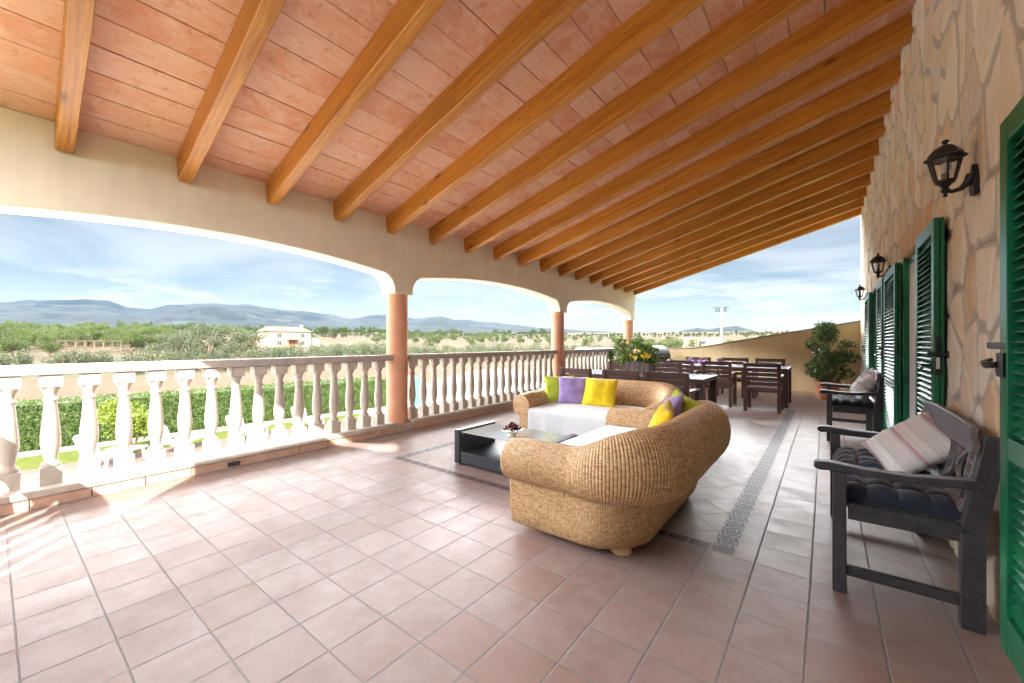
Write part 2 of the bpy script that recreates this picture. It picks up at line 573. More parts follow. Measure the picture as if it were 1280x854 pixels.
M['dark_wicker'] = make_weave('charcoal_wicker', [(0.25, (0.022, 0.028, 0.036)), (0.5, (0.04, 0.05, 0.062)), (0.8, (0.07, 0.085, 0.10))], 0.012, 0.008, 0.38, 0.003)
M['lintel'] = plain('sandstone_lintel', (0.66, 0.46, 0.27), 0.85, 0.14, 7, 0.2)
M['arcade'] = plain('sand_render', (0.83, 0.76, 0.62), 0.85, 0.05, 3, 0.10, spec=0.2, stain=0.22)
M['endwall'] = plain('ochre_render', (0.74, 0.58, 0.33), 0.85, 0.06, 2.5, 0.10, spec=0.2, stain=0.28)
M['coping'] = plain('grey_coping', (0.36, 0.31, 0.26), 0.8, 0.15, 8, 0.1)
M['column'] = plain('terracotta_paint', (0.68, 0.34, 0.21), 0.6, 0.09, 4, 0.08, stain=0.30)
M['cast'] = plain('cream_cast_stone', (0.56, 0.50, 0.44), 0.75, 0.14, 11, 0.16, spec=0.3, oid=0.16, stain=0.45)
M['rail'] = plain('rail_cast_stone', (0.48, 0.43, 0.39), 0.72, 0.14, 10, 0.12, spec=0.3, stain=0.45)
M['skirting'] = plain('terracotta_skirting', (0.56, 0.37, 0.28), 0.5, 0.15, 6, 0.05)
M['white_paint'] = plain('white_paint', (0.80, 0.80, 0.80), 0.5, 0.03, 3)
M['green_paint'] = plain('green_gloss_paint', (0.009, 0.165, 0.075), 0.34, 0.28, 5, 0.03)
M['black_iron'] = plain('black_cast_iron', (0.018, 0.020, 0.022), 0.38, 0.2, 30, 0.08, metal=0.2)
M['throw'] = make_fabric('pale_throw', (0.62, 0.65, 0.69), 0.04)
M['yellow'] = make_fabric('yellow_cotton', (0.80, 0.60, 0.015), 0.08)
M['lime'] = make_fabric('lime_cotton', (0.48, 0.60, 0.06), 0.08)
M['violet'] = make_fabric('violet_velvet', (0.33, 0.25, 0.56), 0.14, sheen=0.7)
M['charcoal_fabric'] = make_fabric('charcoal_cushion', (0.022, 0.030, 0.052), 0.25)
M['cream_fabric'] = make_fabric('cream_ticking', (0.66, 0.64, 0.62), 0.06)
M['glass'] = make_glass('clear_glass', white_glare=0.6)
M['lamp_glass'] = make_glass('lantern_glass', (0.98, 0.98, 0.98), 0.05, shine=0.6)
M['terracotta'] = plain('terracotta_pot', (0.46, 0.17, 0.09), 0.8, 0.15, 9, 0.1)
M['soil'] = plain('potting_soil', (0.06, 0.04, 0.03), 0.95, 0.3, 40, 0.4)
M['bark'] = plain('bark', (0.16, 0.12, 0.085), 0.9, 0.3, 14, 0.5, stretch=(1, 1, 0.2))
M['plastic'] = plain('white_plastic', (0.50, 0.50, 0.50), 0.35, 0.03, 5)
M['ceramic'] = plain('cream_ceramic', (0.70, 0.60, 0.48), 0.3, 0.08, 12)
M['cherry'] = plain('dark_cherry_skin', (0.16, 0.008, 0.014), 0.18, 0.4, 8, oid=0.75)
M['purple_ceramic'] = plain('purple_glaze', (0.22, 0.09, 0.42), 0.3, 0.1, 12)
M['pink_petal'] = plain('magenta_petals', (0.55, 0.06, 0.45), 0.6, 0.2, 30)
M['yellow_petal'] = plain('yellow_petals', (0.80, 0.58, 0.02), 0.6, 0.15, 30)
M['grill'] = plain('black_enamel', (0.012, 0.013, 0.015), 0.28, 0.2, 9)
M['planter'] = make_wood('grey_brown_planter', (0.075, 0.05, 0.045), (0.17, 0.125, 0.115), 0.6, 'Z', 4.0, 0.0)
M['house'] = plain('cream_house_render', (0.27, 0.23, 0.175), 0.9, 0.05, 0.4)
M['rooftile'] = plain('ochre_roof_tiles', (0.22, 0.15, 0.09), 0.9, 0.2, 1.2, 0.2)
M['shutter_dark'] = plain('dark_window', (0.045, 0.05, 0.055), 0.4, 0.2, 2)
M['wood_door'] = plain('red_brown_door', (0.26, 0.10, 0.05), 0.6, 0.2, 2)
M['steel'] = plain('galvanised_steel', (0.62, 0.64, 0.65), 0.5, 0.06, 3)
M['teal'] = plain('teal_screen', (0.06, 0.36, 0.28), 0.7, 0.1, 3)
M['pale_blue'] = plain('pale_blue_roof', (0.62, 0.70, 0.78), 0.5, 0.06, 0.4)
M['brick_red'] = plain('red_brown_render', (0.44, 0.22, 0.14), 0.9, 0.12, 0.5)
M['leaf_ficus'] = make_leaf('ficus_leaves', (0.018, 0.050, 0.020), (0.075, 0.15, 0.055), 0.35, 0.2)
M['leaf_plant'] = make_leaf('bright_leaves', (0.05, 0.12, 0.02), (0.16, 0.28, 0.04), 0.45, 0.3)
M['leaf_hedge'] = make_leaf('hedge_leaves', (0.0198, 0.0517, 0.0053), (0.057, 0.1064, 0.0106), 0.5, 0.25)
M['leaf_bush'] = make_leaf('yellow_green_leaves', (0.072, 0.12, 0.0096), (0.208, 0.248, 0.024), 0.5, 0.3)
M['leaf_dark'] = make_leaf('dark_shrub_leaves', (0.025, 0.065, 0.025), (0.06, 0.13, 0.045), 0.5, 0.2)
M['leaf_olive'] = make_leaf('olive_leaves', (0.0312, 0.0412, 0.0262), (0.0874, 0.0986, 0.0686), 0.55, 0.2)
M['leaf_tree'] = make_leaf('almond_leaves', (0.0225, 0.0437, 0.0087), (0.0686, 0.0936, 0.0237), 0.55, 0.25)
M['leaf_far'] = make_leaf('pine_leaves', (0.015, 0.034, 0.0095), (0.0408, 0.0714, 0.019), 0.6, 0.2)


# ------------------------------------------------------------------ mesh building
class MB:
    def __init__(self):
        self.bm = bmesh.new()
        self.uv = None
        self.tint = None

    def v(self, p):
        return self.bm.verts.new(p)

    def face(self, vs):
        try:
            return self.bm.faces.new(vs)
        except ValueError:
            return None

    def box(self, c, s, rot=None):
        """box by centre and full size, optional rotation matrix about its centre"""
        c = Vector(c)
        hs = [q / 2 for q in s]
        vs = []
        for dx in (-1, 1):
            for dy in (-1, 1):
                for dz in (-1, 1):
                    p = Vector((dx * hs[0], dy * hs[1], dz * hs[2]))
                    if rot is not None:
                        p = rot @ p
                    vs.append(self.v(c + p))
        for f in ((0, 1, 3, 2), (4, 6, 7, 5), (0, 4, 5, 1), (2, 3, 7, 6), (0, 2, 6, 4), (1, 5, 7, 3)):
            self.face([vs[i] for i in f])
        return self

    def span(self, a, b):
        """box by two opposite corners"""
        return self.box([(p + q) / 2 for p, q in zip(a, b)], [abs(q - p) for p, q in zip(a, b)])

    def bar(self, a, b, w, h, up=(0, 0, 1)):
        """square bar from a to b"""
        a, b = Vector(a), Vector(b)
        d = b - a
        x = d.normalized()
        u = Vector(up)
        y = u.cross(x)
        if y.length < 1e-5:
            y = Vector((0, 1, 0)).cross(x)
        y.normalize()
        z = x.cross(y)
        rot = Matrix((x, y, z)).transposed()
        return self.box((a + b) / 2, (d.length, w, h), rot)

    def lathe(self, prof, c=(0, 0, 0), seg=24, axis='Z', rot=None):
        c = Vector(c)
        rings = []
        for r, z in prof:
            ring = []
            for i in range(seg):
                t = 2 * pi * i / seg
                p = Vector((r * cos(t), r * sin(t), z))
                if axis == 'X':
                    p = Vector((p.z, p.x, p.y))
                elif axis == 'Y':
                    p = Vector((p.y, p.z, p.x))
                if rot is not None:
                    p = rot @ p
                ring.append(self.v(c + p))
            rings.append(ring)
        for a, b in zip(rings, rings[1:]):
            for i in range(seg):
                self.face([a[i], a[(i + 1) % seg], b[(i + 1) % seg], b[i]])
        if prof[0][0] > 1e-6:
            self.face(list(reversed(rings[0])))
        if prof[-1][0] > 1e-6:
            self.face(rings[-1])
        return self

    def tube(self, pts, r, seg=8, close=False):
        pts = [Vector(p) for p in pts]
        rs = r if isinstance(r, (list, tuple)) else [r] * len(pts)
        n = len(pts)
        rings = []
        up = Vector((0, 0, 1))
        for i, p in enumerate(pts):
            if close:
                d = pts[(i + 1) % n] - pts[i - 1]
            else:
                d = pts[min(i + 1, n - 1)] - pts[max(i - 1, 0)]
            d.normalize()
            x = up.cross(d)
            if x.length < 0.05:
                x = Vector((1, 0, 0)).cross(d)
            x.normalize()
            y = d.cross(x)
            rings.append([self.v(p + (x * cos(2 * pi * k / seg) + y * sin(2 * pi * k / seg)) * rs[i]) for k in range(seg)])
        pairs = list(zip(rings, rings[1:])) + ([(rings[-1], rings[0])] if close else [])
        for a, b in pairs:
            for k in range(seg):
                self.face([a[k], a[(k + 1) % seg], b[(k + 1) % seg], b[k]])
        if not close:
            self.face(list(reversed(rings[0])))
            self.face(rings[-1])
        return self

    def prism(self, poly, a, b, f=lambda u, v, w: (u, v, w)):
        """polygon (u, v) pushed from w=a to w=b; f maps (u, v, w) to a point"""
        lo = [self.v(f(u, v, a)) for u, v in poly]
        hi = [self.v(f(u, v, b)) for u, v in poly]
        n = len(poly)
        self.face(list(reversed(lo)))
        self.face(hi)
        for i in range(n):
            self.face([lo[i], lo[(i + 1) % n], hi[(i + 1) % n], hi[i]])
        return self

    def sphere(self, c, r, seg=12, rings=8, sc=(1, 1, 1)):
        prof = [(r * sin(pi * i / rings), -r * cos(pi * i / rings)) for i in range(rings + 1)]
        prof[0] = (0.0005 * r, prof[0][1])
        prof[-1] = (0.0005 * r, prof[-1][1])
        start = len(self.bm.verts)
        self.lathe(prof, (0, 0, 0), seg)
        self.bm.verts.ensure_lookup_table()
        for i in range(start, len(self.bm.verts)):
            q = self.bm.verts[i]
            q.co = Vector((q.co.x * sc[0] + c[0], q.co.y * sc[1] + c[1], q.co.z * sc[2] + c[2]))
        return self

    def build(self, name, mat, parent=None, loc=None, smooth=False, bevel=0.0, segs=2, fix=True, angle=35):
        if fix:
            bmesh.ops.recalc_face_normals(self.bm, faces=self.bm.faces)
        me = bpy.data.meshes.new(name)
        self.bm.to_mesh(me)
        self.bm.free()
        me.materials.append(mat)
        o = bpy.data.objects.new(name, me)
        COL.objects.link(o)
        if parent is not None:
            o.parent = parent
        if loc is not None:
            o.location = loc
        if bevel:
            md = o.modifiers.new('bevel', 'BEVEL')
            md.width = bevel
            md.segments = segs
            md.limit_method = 'ANGLE'
            md.angle_limit = radians(40)
            md.harden_normals = False
            smooth = True
        if smooth:
            me.polygons.foreach_set('use_smooth', [True] * len(me.polygons))
            try:
                me.set_sharp_from_angle(angle=radians(angle))
            except Exception:
                pass
        return o


def tag(o, label=None, cat=None, group=None, kind=None):
    if label:
        o['label'] = label
    if cat:
        o['category'] = cat
    if group:
        o['group'] = group
    if kind:
        o['kind'] = kind
    return o


def thing(name, label, cat, loc=(0, 0, 0), rz=0.0, group=None):
    o = bpy.data.objects.new(name, None)
    o.empty_display_size = 0.1
    COL.objects.link(o)
    o.location = loc
    o.rotation_euler = (0, 0, rz)
    return tag(o, label, cat, group)


def dup(root, loc, rz=None, label=None, group=None, scale=None, tilt=None):
    def cp(o, parent):
        c = o.copy()
        COL.objects.link(c)
        c.parent = parent
        for ch in kids.get(o.name, ()):
            cp(ch, c)
        return c
    kids = {}
    stack = [root]
    while stack:
        q = stack.pop()
        for ch in q.children:
            kids.setdefault(q.name, []).append(ch)
            stack.append(ch)
    r = cp(root, None)
    r.location = loc
    if rz is not None:
        r.rotation_euler = (tilt[0] if tilt else 0, tilt[1] if tilt else 0, rz)
    if scale:
        r.scale = scale
    if label:
        r['label'] = label
    if group:
        r['group'] = group
    return r


def tint_mesh(o, values):
    """one random value per face, read by the material as 'tint'"""
    me = o.data
    at = me.color_attributes.new('tint', 'FLOAT_COLOR', 'CORNER')
    flat = []
    for p in me.polygons:
        v = values(p.index)
        flat += list(v) * p.loop_total
    at.data.foreach_set('color', flat)


def leaves(n, sample, size, rnd, aspect=2.0, droop=0.0, fold=True):
    """n leaf-shaped faces at points given by sample() -> (point, outward)"""
    mb = MB()
    tints = []
    for _ in range(n):
        p, out, tn = sample()
        a = Vector((rnd.gauss(0, 1), rnd.gauss(0, 1), rnd.gauss(0, 1) - droop))
        if a.length < 1e-3:
            continue
        a.normalize()
        nr = (Vector(out) * 0.9 + Vector((rnd.gauss(0, 1), rnd.gauss(0, 1), rnd.gauss(0, 1) + 0.4)) * 0.6)
        b = nr.cross(a)
        if b.length < 1e-3:
            continue
        b.normalize()
        s = size * rnd.uniform(0.65, 1.3)
        a *= s
        b *= s / aspect
        p = Vector(p)
        vs = [mb.v(p - a * 0.5), mb.v(p + b * 0.5 - a * 0.05), mb.v(p + a * 0.5), mb.v(p - b * 0.5 - a * 0.05)]
        if mb.face(vs):
            tints.append(min(1, max(0, tn + rnd.gauss(0, 0.18))))
    return mb, tints


def build_leaves(name, mat, parent, n, sample, size, rnd, aspect=2.0, droop=0.0):
    mb, tints = leaves(n, sample, size, rnd, aspect, droop)
    o = mb.build(name, mat, parent, fix=False)
    tint_mesh(o, lambda i: (tints[i], tints[i], tints[i], 1))
    return o

#==PART2==
# ------------------------------------------------------------------ terrace
GZ = -2.3                # garden level below the terrace
XW, XF = 0.62, -4.70     # face of the house wall, inner face of the arcade


def kid(mb, name, mat, t, **kw):
    """part given in world coordinates under an unrotated thing"""
    return mb.build(name, mat, t, loc=-Vector(t.location), **kw)


def ceil_z(x):
    return 2.95 + 0.235 * (x + 4.7)


def near_edge(x):
    return -0.71 + 0.163 * (x + 2.67)


def far_edge(x):
    return 12.36 - 0.17 * (x + 4.7)


fl = MB()
fl.prism([(-5.02, -1.3), (0.62, -1.3), (0.62, 11.62), (-5.02, 12.76)], GZ, 0.0)
tag(fl.build('terrace_floor', M['floor']), kind='structure')

# house wall with two door openings
DOORS = [(4.28, 5.42), (7.26, 8.40)]
house = thing('stone_house', 'house wall of crazy-paved ochre and cream stone carrying the green shutters', 'house', (0.80, 5.3, 0))
w = MB()
ys = [-1.3, DOORS[0][0], DOORS[0][1], DOORS[1][0], DOORS[1][1], 11.60]
for a, b in ((ys[0], ys[1]), (ys[2], ys[3]), (ys[4], ys[5])):
    w.span((XW, a, -0.02), (XW + 0.36, b, 4.9))
for a, b in DOORS:
    w.span((XW, a, 2.06), (XW + 0.36, b, 4.9))
kid(w, 'wall', M['lintel'], house)

# the stones themselves: a relief of irregular slabs set in recessed mortar
from mathutils import kdtree
rst = random.Random(404)
sites = []
dy_, dz_ = 0.205, 0.33
for i in range(-2, 66):
    for j in range(-1, 16):
        sites.append((-1.3 + (i + 0.5 * (j % 2) + rst.uniform(-0.42, 0.42)) * dy_, (j + 0.5 + rst.uniform(-0.42, 0.42)) * dz_))
for _ in range(220):        # merge a few neighbours into bigger slabs by dropping sites
    sites.pop(rst.randrange(len(sites)))
kd = kdtree.KDTree(len(sites))
ZS = 0.62
for i, (a, b) in enumerate(sites):
    kd.insert((a, b * ZS, 0), i)
kd.balance()
cell_r = [(rst.random(), rst.random(), rst.uniform(-0.006, 0.006), rst.uniform(-0.02, 0.02), rst.uniform(-0.015, 0.015)) for _ in sites]
gy = [-1.25 + 0.25 * i for i in range(13)]
while gy[-1] < 5.0:
    gy.append(gy[-1] + 0.0105)
while gy[-1] < 11.57:
    gy.append(gy[-1] + 0.024)
gy[-1] = 11.59
gzs = [0.002 + 0.0125 * i for i in range(345)]
verts, tints, faces = [], [], []
nzz = len(gzs)
for yv in gy:
    for zv in gzs:
        wv = noise.noise_vector((yv * 3.1, zv * 3.1, 0.5)) * 0.045 + noise.noise_vector((yv * 11, zv * 11, 4.5)) * 0.012
        py, pz = yv + wv.x, (zv + wv.y) * ZS
        (c1, i1, d1), (c2, i2, d2) = kd.find_n((py, pz, 0), 2)
        gap = (c2 - c1).length
        ed_ = (d2 * d2 - d1 * d1) / (2 * gap) if gap > 1e-6 else 0.0      # distance to the joint
        t_ = min(1.0, max(0.0, ed_ / 0.036))
        prof_ = t_ * t_ * (3 - 2 * t_)
        cr_r = cell_r[i1]
        face_h = 0.017 + cr_r[2] + cr_r[3] * (py - c1.x) + cr_r[4] * (pz - c1.y) + 0.003 * noise.noise((yv * 9, zv * 9, i1))
        verts.append((XW - 0.001 - max(0.0, prof_ * face_h) - 0.0015 * (1 + noise.noise((yv * 30, zv * 30, 9))), yv, zv))
        tints += [cr_r[0], cr_r[1], t_, 1.0]
for i in range(len(gy) - 1):
    for j in range(nzz - 1):
        ym, zm = (gy[i] + gy[i + 1]) / 2, gzs[j]
        if any(a - 0.004 < ym < b + 0.004 and zm < 2.062 for a, b in DOORS):
            continue
        a = i * nzz + j
        faces.append((a, a + 1, a + nzz + 1, a + nzz))
me = bpy.data.meshes.new('stone_cladding')
me.from_pydata(verts, [], faces)
ca = me.color_attributes.new('tint', 'FLOAT_COLOR', 'POINT')
ca.data.foreach_set('color', tints)
me.materials.append(M['stone'])
me.polygons.foreach_set('use_smooth', [True] * len(me.polygons))
cl = bpy.data.objects.new('stone_cladding', me)
COL.objects.link(cl)
cl.parent = house
cl.location = -Vector(house.location)
for a, b in DOORS:
    q = MB()
    q.span((XW - 0.030, a - 0.16, 2.065), (XW + 0.03, b + 0.16, 2.27))
    kid(q, 'lintel', M['lintel'], house, bevel=0.01)
    q = MB()      # green fixed frame in the reveal
    q.span((XW - 0.03, b - 0.05, 0.0), (XW + 0.07, b - 0.004, 2.05))
    q.span((XW + 0.01, a + 0.004, 0.0), (XW + 0.07, a + 0.06, 2.05))
    q.span((XW + 0.012, a + 0.06, 1.99), (XW + 0.068, b - 0.06, 2.05))
    kid(q, 'door_frame', M['green_paint'], house, bevel=0.004)
    q = MB()      # white door leaf and reveal lining
    q.span((XW + 0.012, a + 0.064, 0.0), (XW + 0.05, b - 0.054, 1.985))
    q.span((XW + 0.004, a + 0.16, 0.2), (XW + 0.0125, b - 0.14, 1.85))
    kid(q, 'door', M['white_paint'], house, bevel=0.004)


def shutter(y0, y1, z0, z1, x0=0.535, x1=0.560, free='near', handles=True):
    """one louvred leaf folded back flat against the wall"""
    q = MB()
    st, rl = 0.075, 0.09
    q.span((x0, y0, z0), (x1, y0 + st, z1))
    q.span((x0, y1 - st, z0), (x1, y1, z1))
    for za, zb in ((z0, z0 + 0.14), (z1 - rl, z1), ((z0 + z1) / 2 - 0.27, (z0 + z1) / 2 - 0.19)):
        q.span((x0 + 0.001, y0 + st, za), (x1 - 0.001, y1 - st, zb))
    rot = Matrix.Rotation(radians(-38), 3, 'Y')
    n = int((z1 - z0 - 0.24) / 0.037)
    for i in range(n):
        z = z0 + 0.16 + i * 0.037
        q.box(((x0 + x1) / 2, (y0 + y1) / 2, z), (0.036, y1 - y0 - 2 * st - 0.001, 0.007), rot)
    # second leaf folded behind the first
    q.span((x1 + 0.003, y0 + 0.006, z0), (x1 + 0.024, y1, z1))
    s = kid(q, 'shutter', M['green_paint'], house, bevel=0.0025, segs=1)
    ye = y0 if free == 'near' else y1
    sg = -1 if free == 'near' else 1
    if handles:
        zc_ = (z0 + z1) / 2 + 0.13
        off = Vector(house.location)
        h = MB()
        h.span((x0 - 0.03, ye + sg * 0.004, zc_ - 0.012), (x1 + 0.045, ye + sg * 0.028, zc_ + 0.014))
        h.lathe([(0.016, -0.02), (0.022, -0.012), (0.022, 0.012), (0.016, 0.02)], (x1 + 0.045, ye + sg * 0.016, zc_), 12, 'X')
        h.span((x0 + 0.008, ye + sg * 0.001, zc_ - 0.13), (x0 + 0.034, ye + sg * 0.006, zc_ + 0.11))
        b = h.build('handle', M['black_iron'], s, bevel=0.004)
        h = MB()
        h.span((x0 + 0.010, ye + sg * 0.0062, zc_ - 0.09), (x0 + 0.026, ye + sg * 0.009, zc_ - 0.02))
        h.build('lock_plate', M['steel'], s)
        h = MB()
        h.tube([(x0 - 0.002, ye - sg * 0.03, zc_ - 0.07), (x0 - 0.05, ye - sg * 0.03, zc_ - 0.07), (x0 - 0.06, ye - sg * 0.01, zc_ - 0.075),
                (x0 - 0.06, ye + sg * 0.06, zc_ - 0.085)], 0.008, 8)
        h.span((x0 - 0.006, ye - sg * 0.05, zc_ - 0.13), (x0 - 0.0005, ye - sg * 0.012, zc_ - 0.03))
        h.build('latch', M['black_iron'], s, smooth=True)
    return s


shutter(3.62, 4.27, 0.06, 2.03)
shutter(5.43, 6.38, 0.06, 2.03, free='far', handles=False)
shutter(6.58, 7.25, 0.06, 2.03)
shutter(8.41, 9.30, 0.06, 2.03, free='far')
near = shutter(1.55, 2.36, 0.10, 2.08, x0=0.525, x1=0.578, handles=False)
h = MB()      # lever and latch reaching past the edge of the nearest leaf
h.bar((0.535, 2.30, 1.237), (0.535, 2.50, 1.237), 0.022, 0.026)
h.lathe([(0.0131, -0.013), (0.0131, 0.013)], (0.535, 2.50, 1.237), 12)
h.build('handle', M['black_iron'], near, bevel=0.004)
h = MB()
h.span((0.517, 2.29, 1.12), (0.524, 2.366, 1.21))
h.tube([(0.52, 2.35, 1.165), (0.50, 2.40, 1.160), (0.505, 2.46, 1.168), (0.53, 2.485, 1.18)], [0.013, 0.013, 0.011, 0.008], 8)
h.tube([(0.54, 2.36, 1.14), (0.535, 2.41, 1.125), (0.54, 2.45, 1.14)], 0.009, 8)
h.build('latch', M['black_iron'], near, smooth=True)

# arcade: three flattened arches on round columns
YC = [-0.61, 3.585, 7.985, 12.18]
HALF = 0.155


def arch_pts(ya, yb, n=40):
    a = (yb - ya) / 2
    c = (ya + yb) / 2
    pts = [(ya, 1.93), (ya, 1.97)]
    for i in range(1, 11):
        t = i / 10 * pi / 2
        pts.append((ya + 0.22 * (1 - cos(t)), 1.97 + 0.23 * sin(t)))
    for i in range(1, n):
        x = -1 + 2 * i / n
        pts.append((c + x * (a - 0.22), 2.20 + 0.13 * (1 - x * x)))
    for i in range(10, 0, -1):
        t = i / 10 * pi / 2
        pts.append((yb - 0.22 * (1 - cos(t)), 1.97 + 0.23 * sin(t)))
    pts += [(yb, 1.97), (yb, 1.93)]
    return pts


arcade = thing('arcade', 'sand-coloured arcade of three flattened arches along the open side of the terrace', 'arcade', (-4.86, 5.8, 0))
poly = [(YC[0] - 0.45, 1.93)]
for a, b in zip(YC, YC[1:]):
    poly += arch_pts(a + HALF, b - HALF)
poly += [(YC[3] + HALF - 0.01, 1.93), (YC[3] + HALF - 0.01, 2.46), (YC[3] + 0.27, 2.50), (YC[3] + 0.27, 2.958), (YC[0] - 0.45, 2.958)]
q = MB()
q.prism(poly, -5.02, XF, lambda u, v, w: (w, u, v))
kid(q, 'arch_wall', M['arcade'], arcade, bevel=0.012, segs=2)
for y in YC:
    q = MB()
    q.lathe([(0.148, 0.09), (0.148, 1.932)], (-4.86, y, 0), 40)
    c = kid(q, 'column', M['column'], arcade, smooth=True)
    q = MB()
    q.span((-4.86 - 0.172, y - 0.172, 0.0), (-4.86 + 0.172, y + 0.172, 0.10))
    q.build('plinth', M['cast'], c, bevel=0.008)


def baluster_mb():
    q = MB()
    q.box((0, 0, 0.065), (0.118, 0.118, 0.13))
    prof = [(0.052, 0.13), (0.056, 0.142), (0.054, 0.156), (0.042, 0.168), (0.036, 0.182), (0.037, 0.20), (0.046, 0.245), (0.054, 0.295), (0.0565, 0.34),
            (0.055, 0.39), (0.050, 0.45), (0.044, 0.52), (0.039, 0.59), (0.036, 0.638), (0.037, 0.644), (0.045, 0.652), (0.046, 0.662), (0.038, 0.672), (0.034, 0.684),
            (0.035, 0.70), (0.042, 0.722), (0.053, 0.745), (0.060, 0.762)]
    q.lathe(prof, (0, 0, 0), 20)
    q.box((0, 0, 0.806), (0.122, 0.122, 0.0875))
    return q


BAL = None


def balustrade(label, ya, yb, y_first, pitch, drains=()):
    global BAL
    t = thing('balustrade', label, 'balustrade', (-4.84, (ya + yb) / 2, 0), 0, 'cast stone balustrades')
    q = MB()
    q.span((-4.925, ya, 0.995), (-4.755, yb, 1.075))
    kid(q, 'rail', M['rail'], t, bevel=0.012)
    q = MB()
    q.span((-5.0, ya, 0.082), (-4.672, yb, 0.140))
    kid(q, 'coping', M['cast'], t, bevel=0.008)
    q = MB()
    n = max(1, round((yb - ya) / 0.33))
    for i in range(n):
        a, b = ya + (yb - ya) * i / n, ya + (yb - ya) * (i + 1) / n
        q.span((-4.98, a + 0.003, 0.0), (-4.684, b - 0.003, 0.0815))
    kid(q, 'kerb', M['skirting'], t, bevel=0.003)
    for d in drains:
        q = MB()
        q.span((-4.69, d - 0.055, 0.012), (-4.680, d + 0.055, 0.055))
        kid(q, 'drain', M['shutter_dark'], t)
    y = y_first
    while y < yb - 0.07:
        if BAL is None:
            o = baluster_mb().build('baluster', M['cast'], t, smooth=True, angle=50)
            BAL = o
        else:
            o = bpy.data.objects.new('baluster', BAL.data)
            COL.objects.link(o)
            o.parent = t
        o.location = Vector((-4.835, y, 0.1405)) - t.location
        y += pitch
    return t


balustrade('cream stone balustrade in the nearest arch, partly in bright sunlight', YC[0] + 0.14, YC[1] - 0.14, 0.085 - 2 * 0.2117, 0.2117, (1.50,))
balustrade('shaded cream stone balustrade under the middle arch behind the coffee table', YC[1] + 0.14, YC[2] - 0.14, 3.83, 0.2117, (6.35,))
balustrade('farthest cream stone balustrade beside the planter and barbecue', YC[2] + 0.14, YC[3] - 0.14, 8.22, 0.2117)

# the end of the terrace behind the camera: a short balustrade and an added raking wall shaping the sun's shadow
t = thing('balustrade', 'short cream stone balustrade closing the near end of the terrace', 'balustrade', (-3.7, -0.49, 0), 0, 'cast stone balustrades')
q = MB()
q.span((-4.71, -0.566, 0.99), (-2.62, -0.41, 1.075))
kid(q, 'rail', M['rail'], t, bevel=0.006)
q = MB()
q.span((-4.68, -0.60, 0.0), (-2.62, -0.38, 0.13))
kid(q, 'coping', M['cast'], t, bevel=0.006)
for i in range(9):
    o = bpy.data.objects.new('baluster', BAL.data)
    COL.objects.link(o)
    o.parent = t
    o.location = Vector((-4.52 + i * 0.2117, -0.49, 0.1305)) - t.location
sw = thing('shade_wall', 'added white wall with a raking top, shading the near end of the terrace', 'wall', (-1, -0.65, 0))
q = MB()
q.prism([(-2.61, 0), (-2.61, 2.21), (-1.34, 3.50), (0.615, 3.95), (0.615, 0)], -0.74, -0.62, lambda u, v, w: (u, w, v))
kid(q, 'wall', M['white_paint'], sw, bevel=0.01)

# end wall, rising towards the house
ew = thing('boundary_wall', 'ochre rendered boundary wall with a sloping grey coping behind the dining tables', 'wall', (-2.2, 12.2, 0))
A = Vector((0.62, 11.60, 0))
B = Vector((-5.02, 12.74, 0))
D = (B - A)
L = D.length
D.normalize()
Nn = Vector((-D.y, D.x, 0))
if Nn.y < 0:
    Nn = -Nn
prof = [(0.0, 1.700), (3.64, 1.075), (L, 1.055)]


def wmap(u, v, w):
    p = A + D * u + Nn * w
    return (p.x, p.y, v)


q = MB()
q.prism([(0, 0)] + [(L, 0)] + [(u, z) for u, z in reversed(prof)], 0.0, 0.2, wmap)
kid(q, 'wall', M['endwall'], ew)
q = MB()
up = [(u, z + 0.0015) for u, z in prof]
q.prism(up + [(u, z + 0.03) for u, z in reversed(up)], -0.02, 0.22, wmap)
kid(q, 'coping', M['coping'], ew, bevel=0.004)
q = MB()
q.prism([(0.0, 0), (L, 0), (L, 0.085), (0.0, 0.085)], -0.012, -0.001, wmap)
kid(q, 'skirting', M['skirting'], ew)

